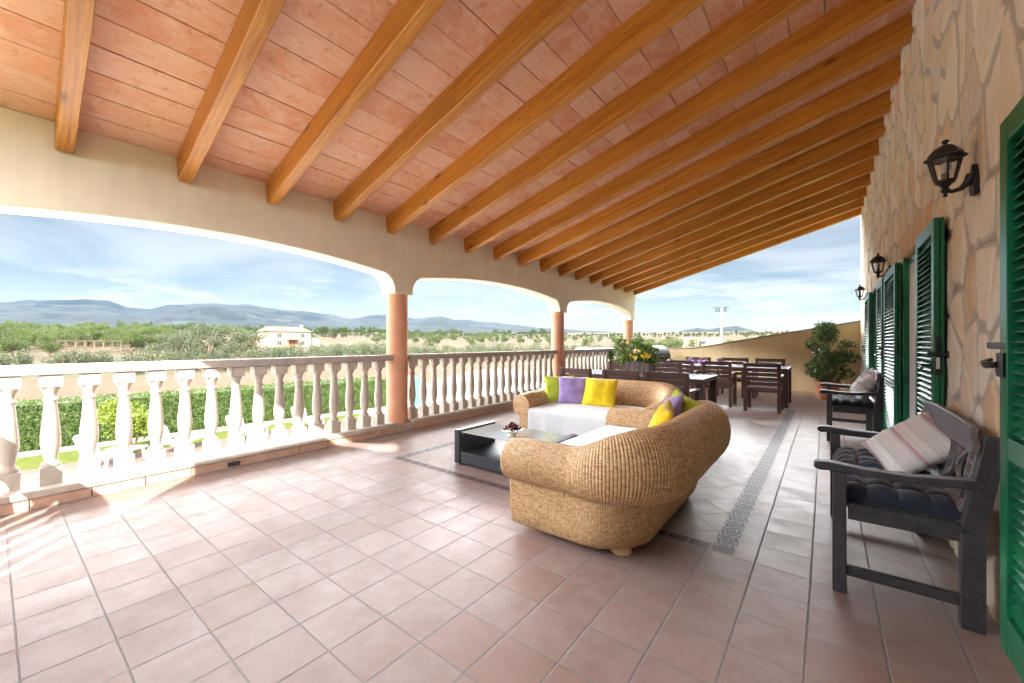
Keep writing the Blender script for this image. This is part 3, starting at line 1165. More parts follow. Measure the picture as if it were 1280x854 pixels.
# roof: beams, terracotta boards, slab
roof = thing('veranda_roof', 'sloping veranda roof of varnished beams and terracotta boards', 'roof', (-2.0, 5.9, 2.9))
sk = lambda k: -0.035 - 0.0085 * k
by = lambda k, x: 0.36 + 0.7445 * k + sk(k) * (x + 4.7)
q = MB()
pts = [(-5.45, near_edge(-5.45)), (0.615, near_edge(0.615)), (0.615, far_edge(0.615)), (-5.45, far_edge(-5.45) - 0.02)]
lo = [q.v((x, y, ceil_z(x) + 0.024)) for x, y in pts]
hi = [q.v((x, y, ceil_z(x) + 0.20)) for x, y in pts]
q.face(lo)
q.face(hi)
for i in range(4):
    q.face([lo[i], lo[(i + 1) % 4], hi[(i + 1) % 4], hi[i]])
kid(q, 'slab', M['arcade'], roof)
q = MB()
tn = []
rb = random.Random(5)
for k in range(-1, 17):
    x = -4.699
    off = rb.uniform(-0.1, 0.0)
    first = True
    while x < 0.60:
        wd = 0.248 + (off if first else 0)
        first = False
        x2 = min(x + wd, 0.612)
        gp = rb.choice((0.002, 0.003, 0.004, 0.0055))
        dz = rb.uniform(-0.002, 0.002)
        ya0 = by(k, x) if k >= 0 else near_edge(x)
        ya1 = by(k, x2) if k >= 0 else near_edge(x2)
        yb0 = by(k + 1, x) if k < 16 else far_edge(x) - 0.01
        yb1 = by(k + 1, x2) if k < 16 else far_edge(x2) - 0.01
        c = [(x + gp, ya0), (x2 - gp, ya1), (x2 - gp, yb1), (x + gp, yb0)]
        l4 = [q.v((a, b, ceil_z(a) + dz)) for a, b in c]
        h4 = [q.v((a, b, ceil_z(a) + 0.022)) for a, b in c]
        fs = [l4, h4] + [[l4[i], l4[(i + 1) % 4], h4[(i + 1) % 4], h4[i]] for i in range(4)]
        v = (rb.random(), rb.random(), rb.random(), 1)
        for f in fs:
            q.face(f)
            tn.append(v)
        x = x2
brd = kid(q, 'ceiling_boards', M['boards'], roof)
tint_mesh(brd, lambda i: tn[i])
for k in list(range(0, 17)):
    x0, x1 = -4.72, 0.605
    y0, y1 = by(k, x0), by(k, x1)
    q = MB()
    ln = sqrt((x1 - x0) ** 2 + (y1 - y0) ** 2 + (ceil_z(x1) - ceil_z(x0)) ** 2)
    # slight bow and waver so that no beam is ruler-straight
    n = 14
    rbm = random.Random(k * 3 + 1)
    wob = [(rbm.uniform(-0.0025, 0.0025), rbm.uniform(-0.003, 0.003)) for _ in range(n + 1)]
    rings = []
    for i in range(n + 1):
        f = i / n
        x = (f - 0.5) * ln
        a, b = wob[i]
        hw = 0.051 + rbm.uniform(-0.001, 0.001)
        rings.append([q.v((x, -hw + a, -0.228 + b)), q.v((x, hw + a, -0.228 + b)), q.v((x, hw + a, 0.004)), q.v((x, -hw + a, 0.004))])
    for a, b in zip(rings, rings[1:]):
        for j in range(4):
            q.face([a[j], a[(j + 1) % 4], b[(j + 1) % 4], b[j]])
    q.face(rings[0])
    q.face(rings[-1])
    o = q.build('beam', M['beam'], roof, bevel=0.007, segs=2)
    mid = Vector(((x0 + x1) / 2, (y0 + y1) / 2, (ceil_z(x0) + ceil_z(x1)) / 2))
    o.location = mid - Vector(roof.location)
    o.rotation_euler = (0, -math.atan(0.235), atan2(y1 - y0, x1 - x0))
q = MB()      # verge board along the near edge
for z0, z1 in ((-0.235, 0.018),):
    pa = [(-5.4, near_edge(-5.4)), (0.6, near_edge(0.6))]
    vs = []
    for x, y in pa:
        for dy in (0.0, 0.07):
            for z in (z0, z1):
                vs.append(q.v((x, y + dy, ceil_z(x) + z)))
    for f in ((0, 1, 3, 2), (4, 6, 7, 5), (0, 4, 5, 1), (2, 3, 7, 6), (0, 2, 6, 4), (1, 5, 7, 3)):
        q.face([vs[i] for i in f])
kid(q, 'verge_board', M['beam'], roof)

#==PART3==
# ------------------------------------------------------------------ furniture
def uv_box(o):
    """box-projected UV in metres, for the woven materials"""
    me = o.data
    uv = me.uv_layers.new(name='UVMap')
    for p in me.polygons:
        n = p.normal
        ax = max(range(3), key=lambda i: abs(n[i]))
        for li in p.loop_indices:
            c = me.vertices[me.loops[li].vertex_index].co
            uv.data[li].uv = ((c.y, c.z), (c.x, c.z), (c.x, c.y))[ax]
    return o


def soft_box(sx, sy, sz, r=0.03, n=10, puff=0.0, seed=0, sag=0.0):
    """cushion-like block, base at z=0: rounded edges, puffed faces"""
    q = MB()
    g = {}
    nz = 4

    def pt(i, j, k):
        if (i, j, k) in g:
            return g[(i, j, k)]
        u, v, w = -1 + 2 * i / n, -1 + 2 * j / n, -1 + 2 * k / nz
        x, y, z = u * sx / 2, v * sy / 2, w * sz / 2
        bx, by_, bz = sx / 2 - r, sy / 2 - r, sz / 2 - r
        cxx, cyy, czz = max(-bx, min(bx, x)), max(-by_, min(by_, y)), max(-bz, min(bz, z))
        d = Vector((x - cxx, y - cyy, z - czz))
        if d.length > 1e-6:
            m = max(abs(d.x), abs(d.y), abs(d.z))
            d = d.normalized() * m
        p = Vector((cxx, cyy, czz)) + d
        p.z += puff * (1 - u * u) * (1 - v * v) * (1 if w > 0 else -0.2) * abs(w)
        p.z += 0.004 * noise.noise((x * 7 + seed, y * 7, z * 7))
        g[(i, j, k)] = q.v(p + Vector((0, 0, sz / 2)))
        return g[(i, j, k)]

    for i in range(n):
        for j in range(n):
            for k in (0, nz):
                q.face([pt(i, j, k), pt(i + 1, j, k), pt(i + 1, j + 1, k), pt(i, j + 1, k)])
    for k in range(nz):
        for i in range(n):
            q.face([pt(i, 0, k), pt(i + 1, 0, k), pt(i + 1, 0, k + 1), pt(i, 0, k + 1)])
            q.face([pt(i, n, k), pt(i + 1, n, k), pt(i + 1, n, k + 1), pt(i, n, k + 1)])
            q.face([pt(0, i, k), pt(0, i + 1, k), pt(0, i + 1, k + 1), pt(0, i, k + 1)])
            q.face([pt(n, i, k), pt(n, i + 1, k), pt(n, i + 1, k + 1), pt(n, i, k + 1)])
    return q


def pillow_mb(w, h, t, seed, n=26):
    """scatter cushion standing on its lower edge: x wide, z high, y thick"""
    q = MB()
    fr, bk = {}, {}
    for i in range(n + 1):
        for j in range(n + 1):
            u, v = -1 + 2 * i / n, -1 + 2 * j / n
            x = u * w / 2 * (1 - 0.07 * (1 - v * v) ** 1.0)
            z = v * h / 2 * (1 - 0.07 * (1 - u * u) ** 1.0)
            th = t / 2 * (max(0, 1 - abs(u) ** 2.6) ** 0.55) * (max(0, 1 - abs(v) ** 2.6) ** 0.55)
            e = (1 - u * u) * (1 - v * v)
            cr = 0.016 * noise.noise((x * 8 + seed * 7, z * 8, seed)) + 0.006 * noise.noise((x * 22 + seed, z * 30, seed + 4)) + 0.012 * (1 - e) * noise.noise((x * 26 + seed, z * 26, 3))
            cr *= min(1, 4 * e + 0.15)
            fr[i, j] = q.v((x, -th - cr, z + h / 2))
            bk[i, j] = fr[i, j] if i in (0, n) or j in (0, n) else q.v((x, th - cr, z + h / 2))
    for i in range(n):
        for j in range(n):
            q.face([fr[i, j], fr[i + 1, j], fr[i + 1, j + 1], fr[i, j + 1]])
            q.face([bk[i, j], bk[i, j + 1], bk[i + 1, j + 1], bk[i + 1, j]])
    return q


def pillow(name, label, cat, mat, loc, rz, lean, w=0.40, h=0.40, t=0.14, seed=1, roll=0.0, group=None):
    o = pillow_mb(w, h, t, seed).build(name, mat, smooth=True, angle=180)
    o.location = loc
    o.rotation_euler = (-lean, roll, rz)
    return tag(o, label, cat, group)


# ---- wicker sofas
SW, SD = 1.63, 0.86


def sofa_shell():
    Rc = 0.34
    pitch = 0.017
    pts = []
    step = pitch / 4.0

    def seg_line(a, b, n):
        a, b = Vector(a), Vector(b)
        m = max(1, int((b - a).length / step))
        for i in range(m):
            pts.append((a + (b - a) * i / m, Vector(n)))

    def seg_arc(c, a0, a1):
        m = int(abs(a1 - a0) * Rc / step)
        for i in range(m):
            a = a0 + (a1 - a0) * i / m
            pts.append((Vector((c[0] + Rc * cos(a), c[1] + Rc * sin(a))), Vector((cos(a), sin(a)))))
    hx, hy = SW / 2, SD / 2
    seg_line((-hx, -hy), (-hx, hy - Rc), (-1, 0))
    seg_arc((-hx + Rc, hy - Rc), pi, pi / 2)
    seg_line((-hx + Rc, hy), (hx - Rc, hy), (0, 1))
    seg_arc((hx - Rc, hy - Rc), pi / 2, 0)
    seg_line((hx, hy - Rc), (hx, -hy), (1, 0))
    pts.append((Vector((hx, -hy)), Vector((1, 0))))
    q = MB()
    uvd = {}
    prev = None
    s = 0.0
    last = None
    first_ring = None
    zj = 0.375
    for p, n in pts:
        f = (p.y + hy) / SD                       # 0 at the front, 1 at the back
        e = min(1, max(0, (f - 0.52) / 0.48))
        e = e * e * (3 - 2 * e)
        pm = p + n * (0.06 + 0.07 * e)            # stakes are spaced on the outer face
        if last is not None:
            s += (pm - last).length
        last = pm
        # the back roll droops a little towards its ends
        h = 0.625 + 0.150 * e
        h -= 0.018 * max(0, 1 - f / 0.25) ** 2
        rh = 0.125 + 0.03 * e
        oc = -0.02 + 0.10 * e
        rv = (h - zj) / 2 + 0.016
        zc = h - rv
        cor = 0.0026 * (abs(sin(pi * s / pitch)) - 0.5)
        fl_ = 0.075 * e
        prof = [(-0.045 - fl_ * 0.2, 0.036), (-0.022 - fl_ * 0.1, 0.055), (-0.008 + fl_ * 0.05, 0.12), (-0.002 + fl_ * 0.2, 0.19), (0.0 + fl_ * 0.45, 0.26), (0.002 + fl_ * 0.7, 0.32), (-0.006 + fl_, 0.372)]
        for i in range(31):
            a = radians(-62 + i * (62 + 225) / 30)
            prof.append((oc + rh * cos(a), zc + rv * sin(a)))
        prof += [(-0.145 - 0.06 * e, 0.40), (-0.15 - 0.08 * e, 0.31)]
        ring = []
        v = 0.0
        for i, (o, z) in enumerate(prof):
            if i:
                v += sqrt((o - prof[i - 1][0]) ** 2 + (z - prof[i - 1][1]) ** 2)
            wv = 0.0025 * noise.noise((s * 5, v * 6, 1.7))
            c = p + n * (o + cor + wv)
            vert = q.v((c.x, c.y, z + cor * 0.5 * (1 if z > zc else 0)))
            uvd[vert] = (s, v)
            ring.append(vert)
        if prev:
            for i in range(len(ring) - 1):
                q.face([prev[i], ring[i], ring[i + 1], prev[i + 1]])
        else:
            first_ring = ring
        prev = ring
    uvl = q.bm.loops.layers.uv.new('UVMap')
    for fc in q.bm.faces:
        for lp in fc.loops:
            lp[uvl].uv = uvd[lp.vert]
    for ring in (first_ring, prev):               # woven discs closing the arm fronts
        dup_ = [q.v(v.co.copy()) for v in ring]
        cen = Vector((0, 0, 0))
        rolls = dup_[7:38]
        for v in rolls:
            cen += v.co
        cen /= len(rolls)
        cen.y -= 0.012
        cv = q.v(cen)
        for a, b in zip(rolls, rolls[1:]):
            fc = q.face([a, b, cv])
            for lp in fc.loops:
                d = lp.vert.co - cen
                lp[uvl].uv = (atan2(d.z, d.x) * 0.10, d.length)
        fc = q.face([dup_[i] for i in range(7, -1, -1)] + [dup_[-1], dup_[-2], cv, ] if False else dup_[:8] + [cv] + dup_[37:])
        if fc:
            for lp in fc.loops:
                c = lp.vert.co
                lp[uvl].uv = (c.x, c.z)
    return q


def make_sofa(label, loc, rz):
    t = thing('wicker_sofa', label, 'sofa', loc, rz, 'honey wicker sofas')
    sofa_shell().build('wicker_shell', M['wicker'], t, smooth=True, angle=60)
    q = MB()
    q.span((-SW / 2 + 0.10, -SD / 2 + 0.005, 0.06), (SW / 2 - 0.10, -SD / 2 + 0.05, 0.325))
    q.span((-SW / 2 + 0.10, -SD / 2 + 0.05, 0.285), (SW / 2 - 0.10, SD / 2 - 0.12, 0.322))
    uv_box(q.build('seat_base', M['wicker'], t))
    c = soft_box(SW - 0.27, SD - 0.16, 0.115, 0.04, 12, 0.02, 3).build('seat_cushion', M['cream_fabric'], t, smooth=True, angle=180)
    c.location = (0, -0.07, 0.325)
    for sx in (-1, 1):
        for sy in (-1, 1):
            q = MB()
            q.lathe([(0.055, 0), (0.062, 0.008), (0.062, 0.030), (0.054, 0.060)], (sx * (SW / 2 - 0.18), sy * (SD / 2 - 0.16), 0), 20)
            q.build('foot', M['lintel'], t, smooth=True)
    return t


SA = (-1.235, 2.945, 0)      # back towards the house
SB = (-2.150, 4.405, 0)      # back towards the dining tables
make_sofa('wicker sofa in the foreground seen from behind its arm and back', SA, -pi / 2)
make_sofa('wicker sofa with its back to the dining tables and its seat to the coffee table', SB, 0.0)


def throw(name, label, loc, rz, x0, x1, seed, hem=0.06):
    q = MB()
    zt, r = 0.461, 0.055
    yf = -SD / 2 + 0.005
    prof = [(SD / 2 - 0.205, zt + 0.03), (SD / 2 - 0.24, zt + 0.008), (SD / 2 - 0.32, zt + 0.012), (0.05, zt + 0.018), (-0.12, zt + 0.014), (-0.25, zt + 0.004)]
    for i in range(8):
        a = i / 7 * pi / 2
        prof.append((yf + r - 0.016 - r * sin(a), zt - r + r * cos(a)))
    for i in range(1, 13):
        prof.append((yf - 0.016, zt - r - (zt - r - hem) * i / 12))
    nx = 70
    g = []
    for i in range(nx + 1):
        x = x0 + (x1 - x0) * i / nx
        col = []
        for j, (y, z) in enumerate(prof):
            d = max(0, (0.42 - z)) / 0.4 if j > 5 else 0
            wv = d * (0.012 * sin(x * 17 + seed) + 0.010 * sin(x * 41 + seed * 2) * d + 0.012 * noise.noise((x * 6, z * 3, seed)))
            top = 0.006 * noise.noise((x * 5 + seed, y * 6, 2)) if j <= 8 else 0
            edge = 0.012 * max(0, 1 - min(i, nx - i) / 3)
            col.append(q.v((x + 0.006 * d * noise.noise((z * 9, x, seed)), y - 0.010 * d + wv - 0.012 * d, z + top - (edge if j < 6 else 0) + (0.012 * noise.noise((x * 4, 9, seed)) if j == len(prof) - 1 else 0))))
        g.append(col)
    for a, b in zip(g, g[1:]):
        for j in range(len(prof) - 1):
            q.face([a[j], b[j], b[j + 1], a[j + 1]])
    o = q.build(name, M['throw'], smooth=True, angle=180)
    md = o.modifiers.new('thick', 'SOLIDIFY')
    md.thickness = 0.006
    md.offset = 1
    o.location = loc
    o.rotation_euler = (0, 0, rz)
    return tag(o, label, 'throw', 'pale throws over the sofas')


throw('throw_blanket', 'pale throw over the foreground sofa seat, in front of the lone yellow cushion', SA, -pi / 2, -SW / 2 + 0.15, SW / 2 - 0.15, 2.0)
throw('throw_blanket', 'pale throw hanging to the floor over the far sofa, behind the fruit bowl', SB, 0.0, -SW / 2 + 0.145, SW / 2 - 0.145, 5.0)

G = 'bright scatter cushions on the sofas'
pillow('scatter_cushion', 'lime green cushion at the balustrade end of the far sofa', 'cushion', M['lime'], (-2.70, 4.50, 0.455), radians(38), radians(20), 0.40, 0.38, 0.13, 1, group=G)
pillow('scatter_cushion', 'violet cushion between the lime and the yellow ones on the far sofa', 'cushion', M['violet'], (-2.50, 4.46, 0.465), radians(22), radians(20), 0.38, 0.37, 0.12, 2, group=G)
pillow('scatter_cushion', 'large yellow cushion against the back of the far sofa', 'cushion', M['yellow'], (-2.17, 4.48, 0.465), radians(3), radians(22), 0.43, 0.37, 0.15, 3, group=G)
pillow('scatter_cushion', 'yellow cushion at the front of the row on the foreground sofa', 'cushion', M['yellow'], (-1.07, 3.12, 0.455), radians(-72), radians(24), 0.38, 0.36, 0.14, 4, radians(8), group=G)
pillow('scatter_cushion', 'violet cushion tucked behind the yellow one on the foreground sofa', 'cushion', M['violet'], (-1.04, 3.36, 0.475), radians(-55), radians(18), 0.36, 0.36, 0.12, 5, radians(-12), group=G)
pillow('scatter_cushion', 'lime green cushion at the far end of the foreground sofa', 'cushion', M['lime'], (-1.00, 3.50, 0.485), radians(-40), radians(12), 0.36, 0.35, 0.12, 6, radians(14), group=G)

# ---- coffee table
TX0, TX1, TY0, TY1 = -3.02, -1.90, 2.93, 3.50
ct = thing('coffee_table', 'low charcoal wicker coffee table with a glass top and an open shelf', 'table', ((TX0 + TX1) / 2, (TY0 + TY1) / 2, 0))
q = MB()
q.span((TX0 + 0.071, TY0 + 0.012, 0.02), (TX1 - 0.071, TY1 - 0.012, 0.135))
uv_box(kid(q, 'shelf', M['dark_wicker'], ct, bevel=0.004))
for a, b in ((TX0, TX0 + 0.07), (TX1 - 0.07, TX1)):
    q = MB()
    q.span((a, TY0, 0.012), (b, TY1, 0.355))
    uv_box(kid(q, 'end_panel', M['dark_wicker'], ct, bevel=0.006))
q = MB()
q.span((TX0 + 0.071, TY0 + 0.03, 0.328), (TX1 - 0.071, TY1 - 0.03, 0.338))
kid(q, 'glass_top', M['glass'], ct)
for x in (TX0 + 0.09, TX1 - 0.09):
    q = MB()
    q.span((x - 0.02, TY0 + 0.031, 0.30), (x + 0.018, TY1 - 0.031, 0.3275))
    uv_box(kid(q, 'glass_support', M['dark_wicker'], ct))

BC = Vector((-2.43, 3.14, 0.3385))
bw = thing('fruit_bowl', 'shallow cream footed bowl on the glass coffee table', 'bowl', BC)
q = MB()
q.lathe([(0.042, 0.0), (0.045, 0.004), (0.030, 0.012), (0.028, 0.022), (0.06, 0.030), (0.098, 0.046), (0.108, 0.055), (0.105, 0.058), (0.094, 0.052), (0.055, 0.037), (0.0005, 0.034)], (0, 0, 0), 36)
q.build('bowl', M['ceramic'], bw, smooth=True, angle=50)
rc = random.Random(3)
ch0 = None
for layer, (nn, rad, z) in enumerate(((22, 0.080, 0.066), (17, 0.058, 0.085), (10, 0.034, 0.103), (3, 0.012, 0.119))):
    for i in range(nn):
        a = 2 * pi * (i / nn) + layer * 0.7 + rc.uniform(-0.1, 0.1)
        rr_ = rad * (1 if i % 2 else 0.72)
        p = BC + Vector((rr_ * cos(a), rr_ * sin(a), z + rc.uniform(-0.004, 0.006)))
        if ch0 is None:
            qq = MB()
            qq.sphere((0, 0, 0), 0.0125, 12, 8)
            o = ch0 = qq.build('cherry', M['cherry'], smooth=True)
            tag(o, 'glossy dark red cherry heaped in the cream bowl', 'cherry', 'cherries in the bowl')
        else:
            o = ch0.copy()
            COL.objects.link(o)
        o.location = p

# ---- benches against the house wall
BL = 1.16


def bench_builder(label, loc):
    t = thing('garden_bench', label, 'bench', loc, -pi / 2, 'weathered garden benches along the house wall')
    yf, yb = -0.225, 0.225
    tilt = radians(9)

    def backp(x, y, z):
        """point of the leaning back: pivot at the seat"""
        dz = z - 0.42
        return (x, yb + y * cos(tilt) + dz * sin(tilt), 0.42 + dz * cos(tilt) - y * sin(tilt))
    for sx in (-1, 1):
        x = sx * (BL / 2 - 0.03)
        q = MB()
        q.box((x, yf, 0.3), (0.055, 0.055, 0.60))
        q.build('leg', M['dark_wood'], t, bevel=0.004)
        q = MB()
        q.box((x, yb, 0.21), (0.055, 0.075, 0.42))
        lo = [q.v(backp(x + a * 0.0275, b * 0.0375, 0.4205)) for a, b in ((-1, -1), (1, -1), (1, 1), (-1, 1))]
        hi = [q.v(backp(x + a * 0.0275, b * 0.032, 0.85)) for a, b in ((-1, -1), (1, -1), (1, 1), (-1, 1))]
        q.face(lo)
        q.face(hi)
        for i in range(4):
            q.face([lo[i], lo[(i + 1) % 4], hi[(i + 1) % 4], hi[i]])
        q.build('leg', M['dark_wood'], t, bevel=0.004)
        q = MB()      # curved arm with a rounded nose
        top = [(yf - 0.105, 0.622), (yf - 0.10, 0.634), (yf - 0.085, 0.642), (yf - 0.05, 0.646), (yf, 0.642), (yf + 0.10, 0.633), (yf + 0.25, 0.632), (yf + 0.38, 0.645), (yb + 0.035, 0.655)]
        bot = [(yb + 0.03, 0.617), (yf + 0.38, 0.607), (yf + 0.25, 0.596), (yf + 0.10, 0.597), (yf, 0.602), (yf - 0.045, 0.604), (yf - 0.075, 0.600), (yf - 0.098, 0.606)]
        q.prism(top + bot, x - 0.034, x + 0.034, lambda u, v, w: (w, u, v))
        q.build('armrest', M['dark_wood'], t, bevel=0.006)
        q = MB()
        q.box((x, 0.0, 0.115), (0.026, yb - yf - 0.057, 0.05))
        q.build('stretcher', M['dark_wood'], t, bevel=0.003)
    q = MB()
    xi = BL / 2 - 0.0575
    for sx in (-1, 1):
        q.box((sx * (BL / 2 - 0.03), 0.0, 0.41), (0.03, yb - yf - 0.066, 0.075))
    q.box((0, yf, 0.41), (2 * xi - 0.002, 0.03, 0.075))
    q.box((0, yb - 0.01, 0.41), (2 * xi - 0.002, 0.03, 0.075))
    for i in range(6):
        q.box((0, yf + 0.055 + i * 0.065, 0.440), (2 * xi - 0.004, 0.05, 0.018))
    q.build('seat', M['dark_wood'], t, bevel=0.003)
    # back: shaped top rail, lower rail, ladder ends and crossing curves
    q = MB()
    xe = BL / 2 - 0.005
    outline = [(-xe, 0.765), (-xe, 0.805)]
    for i in range(7):
        a = i / 6 * pi / 2
        outline.append((-xe + 0.012 + 0.06 * sin(a), 0.805 + 0.055 * (1 - cos(a)) + 0.01))
    for x in (-0.3, -0.15, 0.0, 0.15, 0.3):
        outline.append((x, 0.878 + 0.004 * (1 - (x / 0.5) ** 2)))
    for i in range(6, -1, -1):
        a = i / 6 * pi / 2
        outline.append((xe - 0.012 - 0.06 * sin(a), 0.805 + 0.055 * (1 - cos(a)) + 0.01))
    outline += [(xe, 0.805), (xe, 0.765)]
    q.prism(outline, -0.040, -0.008, lambda u, v, w: backp(u, w - 0.028, v))
    q.build('top_rail', M['grey_wood'], t, bevel=0.006)
    q = MB()

    def strip(p, ww=0.022, th=0.020):
        for a, b in zip(p, p[1:]):
            q.bar(backp(a[0], -0.02, a[1]), backp(b[0], -0.02, b[1]), th, ww, up=(0, 1, 0.15))
    strip([(-xi, 0.505), (xi, 0.505)], 0.055)
    for sx in (-1, 1):
        for dx in (0.03, 0.115):
            strip([(sx * (xi - dx), 0.53), (sx * (xi - dx), 0.765)])
        for z in (0.59, 0.65, 0.71):
            strip([(sx * (xi - 0.04), z), (sx * (xi - 0.105), z)], 0.018, 0.018)
    for cx_ in (-0.21, 0.21):
        for s2 in (-1, 1):
            c1 = [(cx_ + s2 * (0.19 - 0.16 * sin(pi * i / 10)), 0.53 + 0.235 * i / 10) for i in range(11)]
            strip(c1, 0.018, 0.018)
    c1 = [(0.085 * cos(2 * pi * i / 20), 0.648 + 0.105 * sin(2 * pi * i / 20)) for i in range(21)]
    strip(c1, 0.018, 0.018)
    strip([(-0.012, 0.53), (-0.012, 0.545)])
    q.build('back_lattice', M['grey_wood'], t)
    return t


B1 = (0.28, 3.175, 0)
B2 = (0.265, 7.08, 0)
bench_builder('nearest weathered dark wooden bench in the right foreground', B1)
bench_builder('farther dark wooden bench in front of the open green shutters, near the potted tree', B2)


def pad(label, loc, seed, group):
    """tufted seat pad with ties"""
    t = thing('seat_pad', label, 'cushion', loc, -pi / 2, group)
    q = MB()
    w, d, th = 0.515, 0.455, 0.075
    n = 44
    hi, lo = {}, {}
    for i in range(n + 1):
        for j in range(n + 1):
            u, v = i / n, j / n
            e = (max(0, 1 - abs(2 * u - 1) ** 7) ** 0.5) * (max(0, 1 - abs(2 * v - 1) ** 7) ** 0.5)
            tu = abs(sin(pi * u * 4)) ** 0.6
            tv = abs(sin(pi * v * 4)) ** 0.6
            z = th * e * (0.62 + 0.20 * min(tu, tv) + 0.18 * tu * tv) + 0.007 * noise.noise((u * 9 + seed, v * 9, seed)) + 0.003 * noise.noise((u * 31 + seed, v * 31, seed))
            x, y = (u - 0.5) * w, (v - 0.5) * d
            hi[i, j] = q.v((x, y, 0.012 + z))
            lo[i, j] = hi[i, j] if i in (0, n) or j in (0, n) else q.v((x, y, 0.0))
    for i in range(n):
        for j in range(n):
            q.face([hi[i, j], hi[i + 1, j], hi[i + 1, j + 1], hi[i, j + 1]])
            q.face([lo[i, j], lo[i, j + 1], lo[i + 1, j + 1], lo[i + 1, j]])
    q.build('pad', M['charcoal_fabric'], t, smooth=True, angle=180)
    q = MB()
    for sx in (-1, 1):
        q.tube([(sx * 0.22, 0.20, 0.02), (sx * 0.235, 0.235, 0.03), (sx * 0.245, 0.262, 0.01), (sx * 0.235, 0.262, -0.03)], 0.006, 6)
        q.sphere((sx * 0.238, 0.268, 0.005), 0.013, 8, 6)
    q.build('tie', M['charcoal_fabric'], t, smooth=True)
    return t


G2 = 'tufted charcoal pads on the benches'
pad('tufted charcoal pad on the near half of the nearest bench', (B1[0] - 0.005, B1[1] - 0.265, 0.4495), 1, G2)
pad('tufted charcoal pad on the far half of the nearest bench, mostly under the striped cushion', (B1[0] - 0.005, B1[1] + 0.265, 0.4495), 4, G2)
pad('tufted charcoal pad on the near half of the farther bench', (B2[0] - 0.005, B2[1] - 0.265, 0.4495), 2, G2)
pad('tufted charcoal pad on the far half of the farther bench', (B2[0] - 0.005, B2[1] + 0.265, 0.4495), 7, G2)


def stripes():
    k = T('striped_ticking')
    x, y, z = k.xyz(k.coord())
    a = k.math('MULTIPLY', z, 1.0)
    c = k.mix(k.range(k.math('SINE', k.math('MULTIPLY', a, 75.0)), -0.2, 0.4), (0.80, 0.80, 0.80), (0.70, 0.70, 0.72))
    r1 = k.range(k.math('SINE', k.math('ADD', k.math('MULTIPLY', a, 37.5), 0.8)), 0.955, 0.985)
    c = k.mix(r1, c, (0.56, 0.32, 0.40))
    r2 = k.range(k.math('SINE', k.math('ADD', k.math('MULTIPLY', a, 150.0), 0.3)), 0.7, 0.9, 0, 0.3)
    c = k.mix(r2, c, (0.42, 0.42, 0.48))
    c = k.mix(k.range(k.noise(k.coord(), 220, 2), 0.4, 0.7, 0, 0.2), c, (0.4, 0.38, 0.37))
    k.set(c, 0.9, 0, 0.2)
    k.bump(k.noise(k.coord(), 18, 4), 0.3, 0.01)
    return k.m


M['striped'] = stripes()
G3 = 'scatter cushions on the benches'
pillow('striped_cushion', 'pale cushion with thin red stripes leaning on the nearest bench', 'cushion', M['striped'], (0.24, 3.30, 0.525), radians(-76), radians(50), 0.46, 0.40, 0.16, 8, radians(14), group=G3)
pillow('striped_cushion', 'crumpled pale cushion on the farther bench', 'cushion', M['striped'], (0.30, 6.95, 0.53), radians(-80), radians(32), 0.44, 0.42, 0.18, 11, radians(10), group=G3)

# ---- wall lanterns
LANT = None


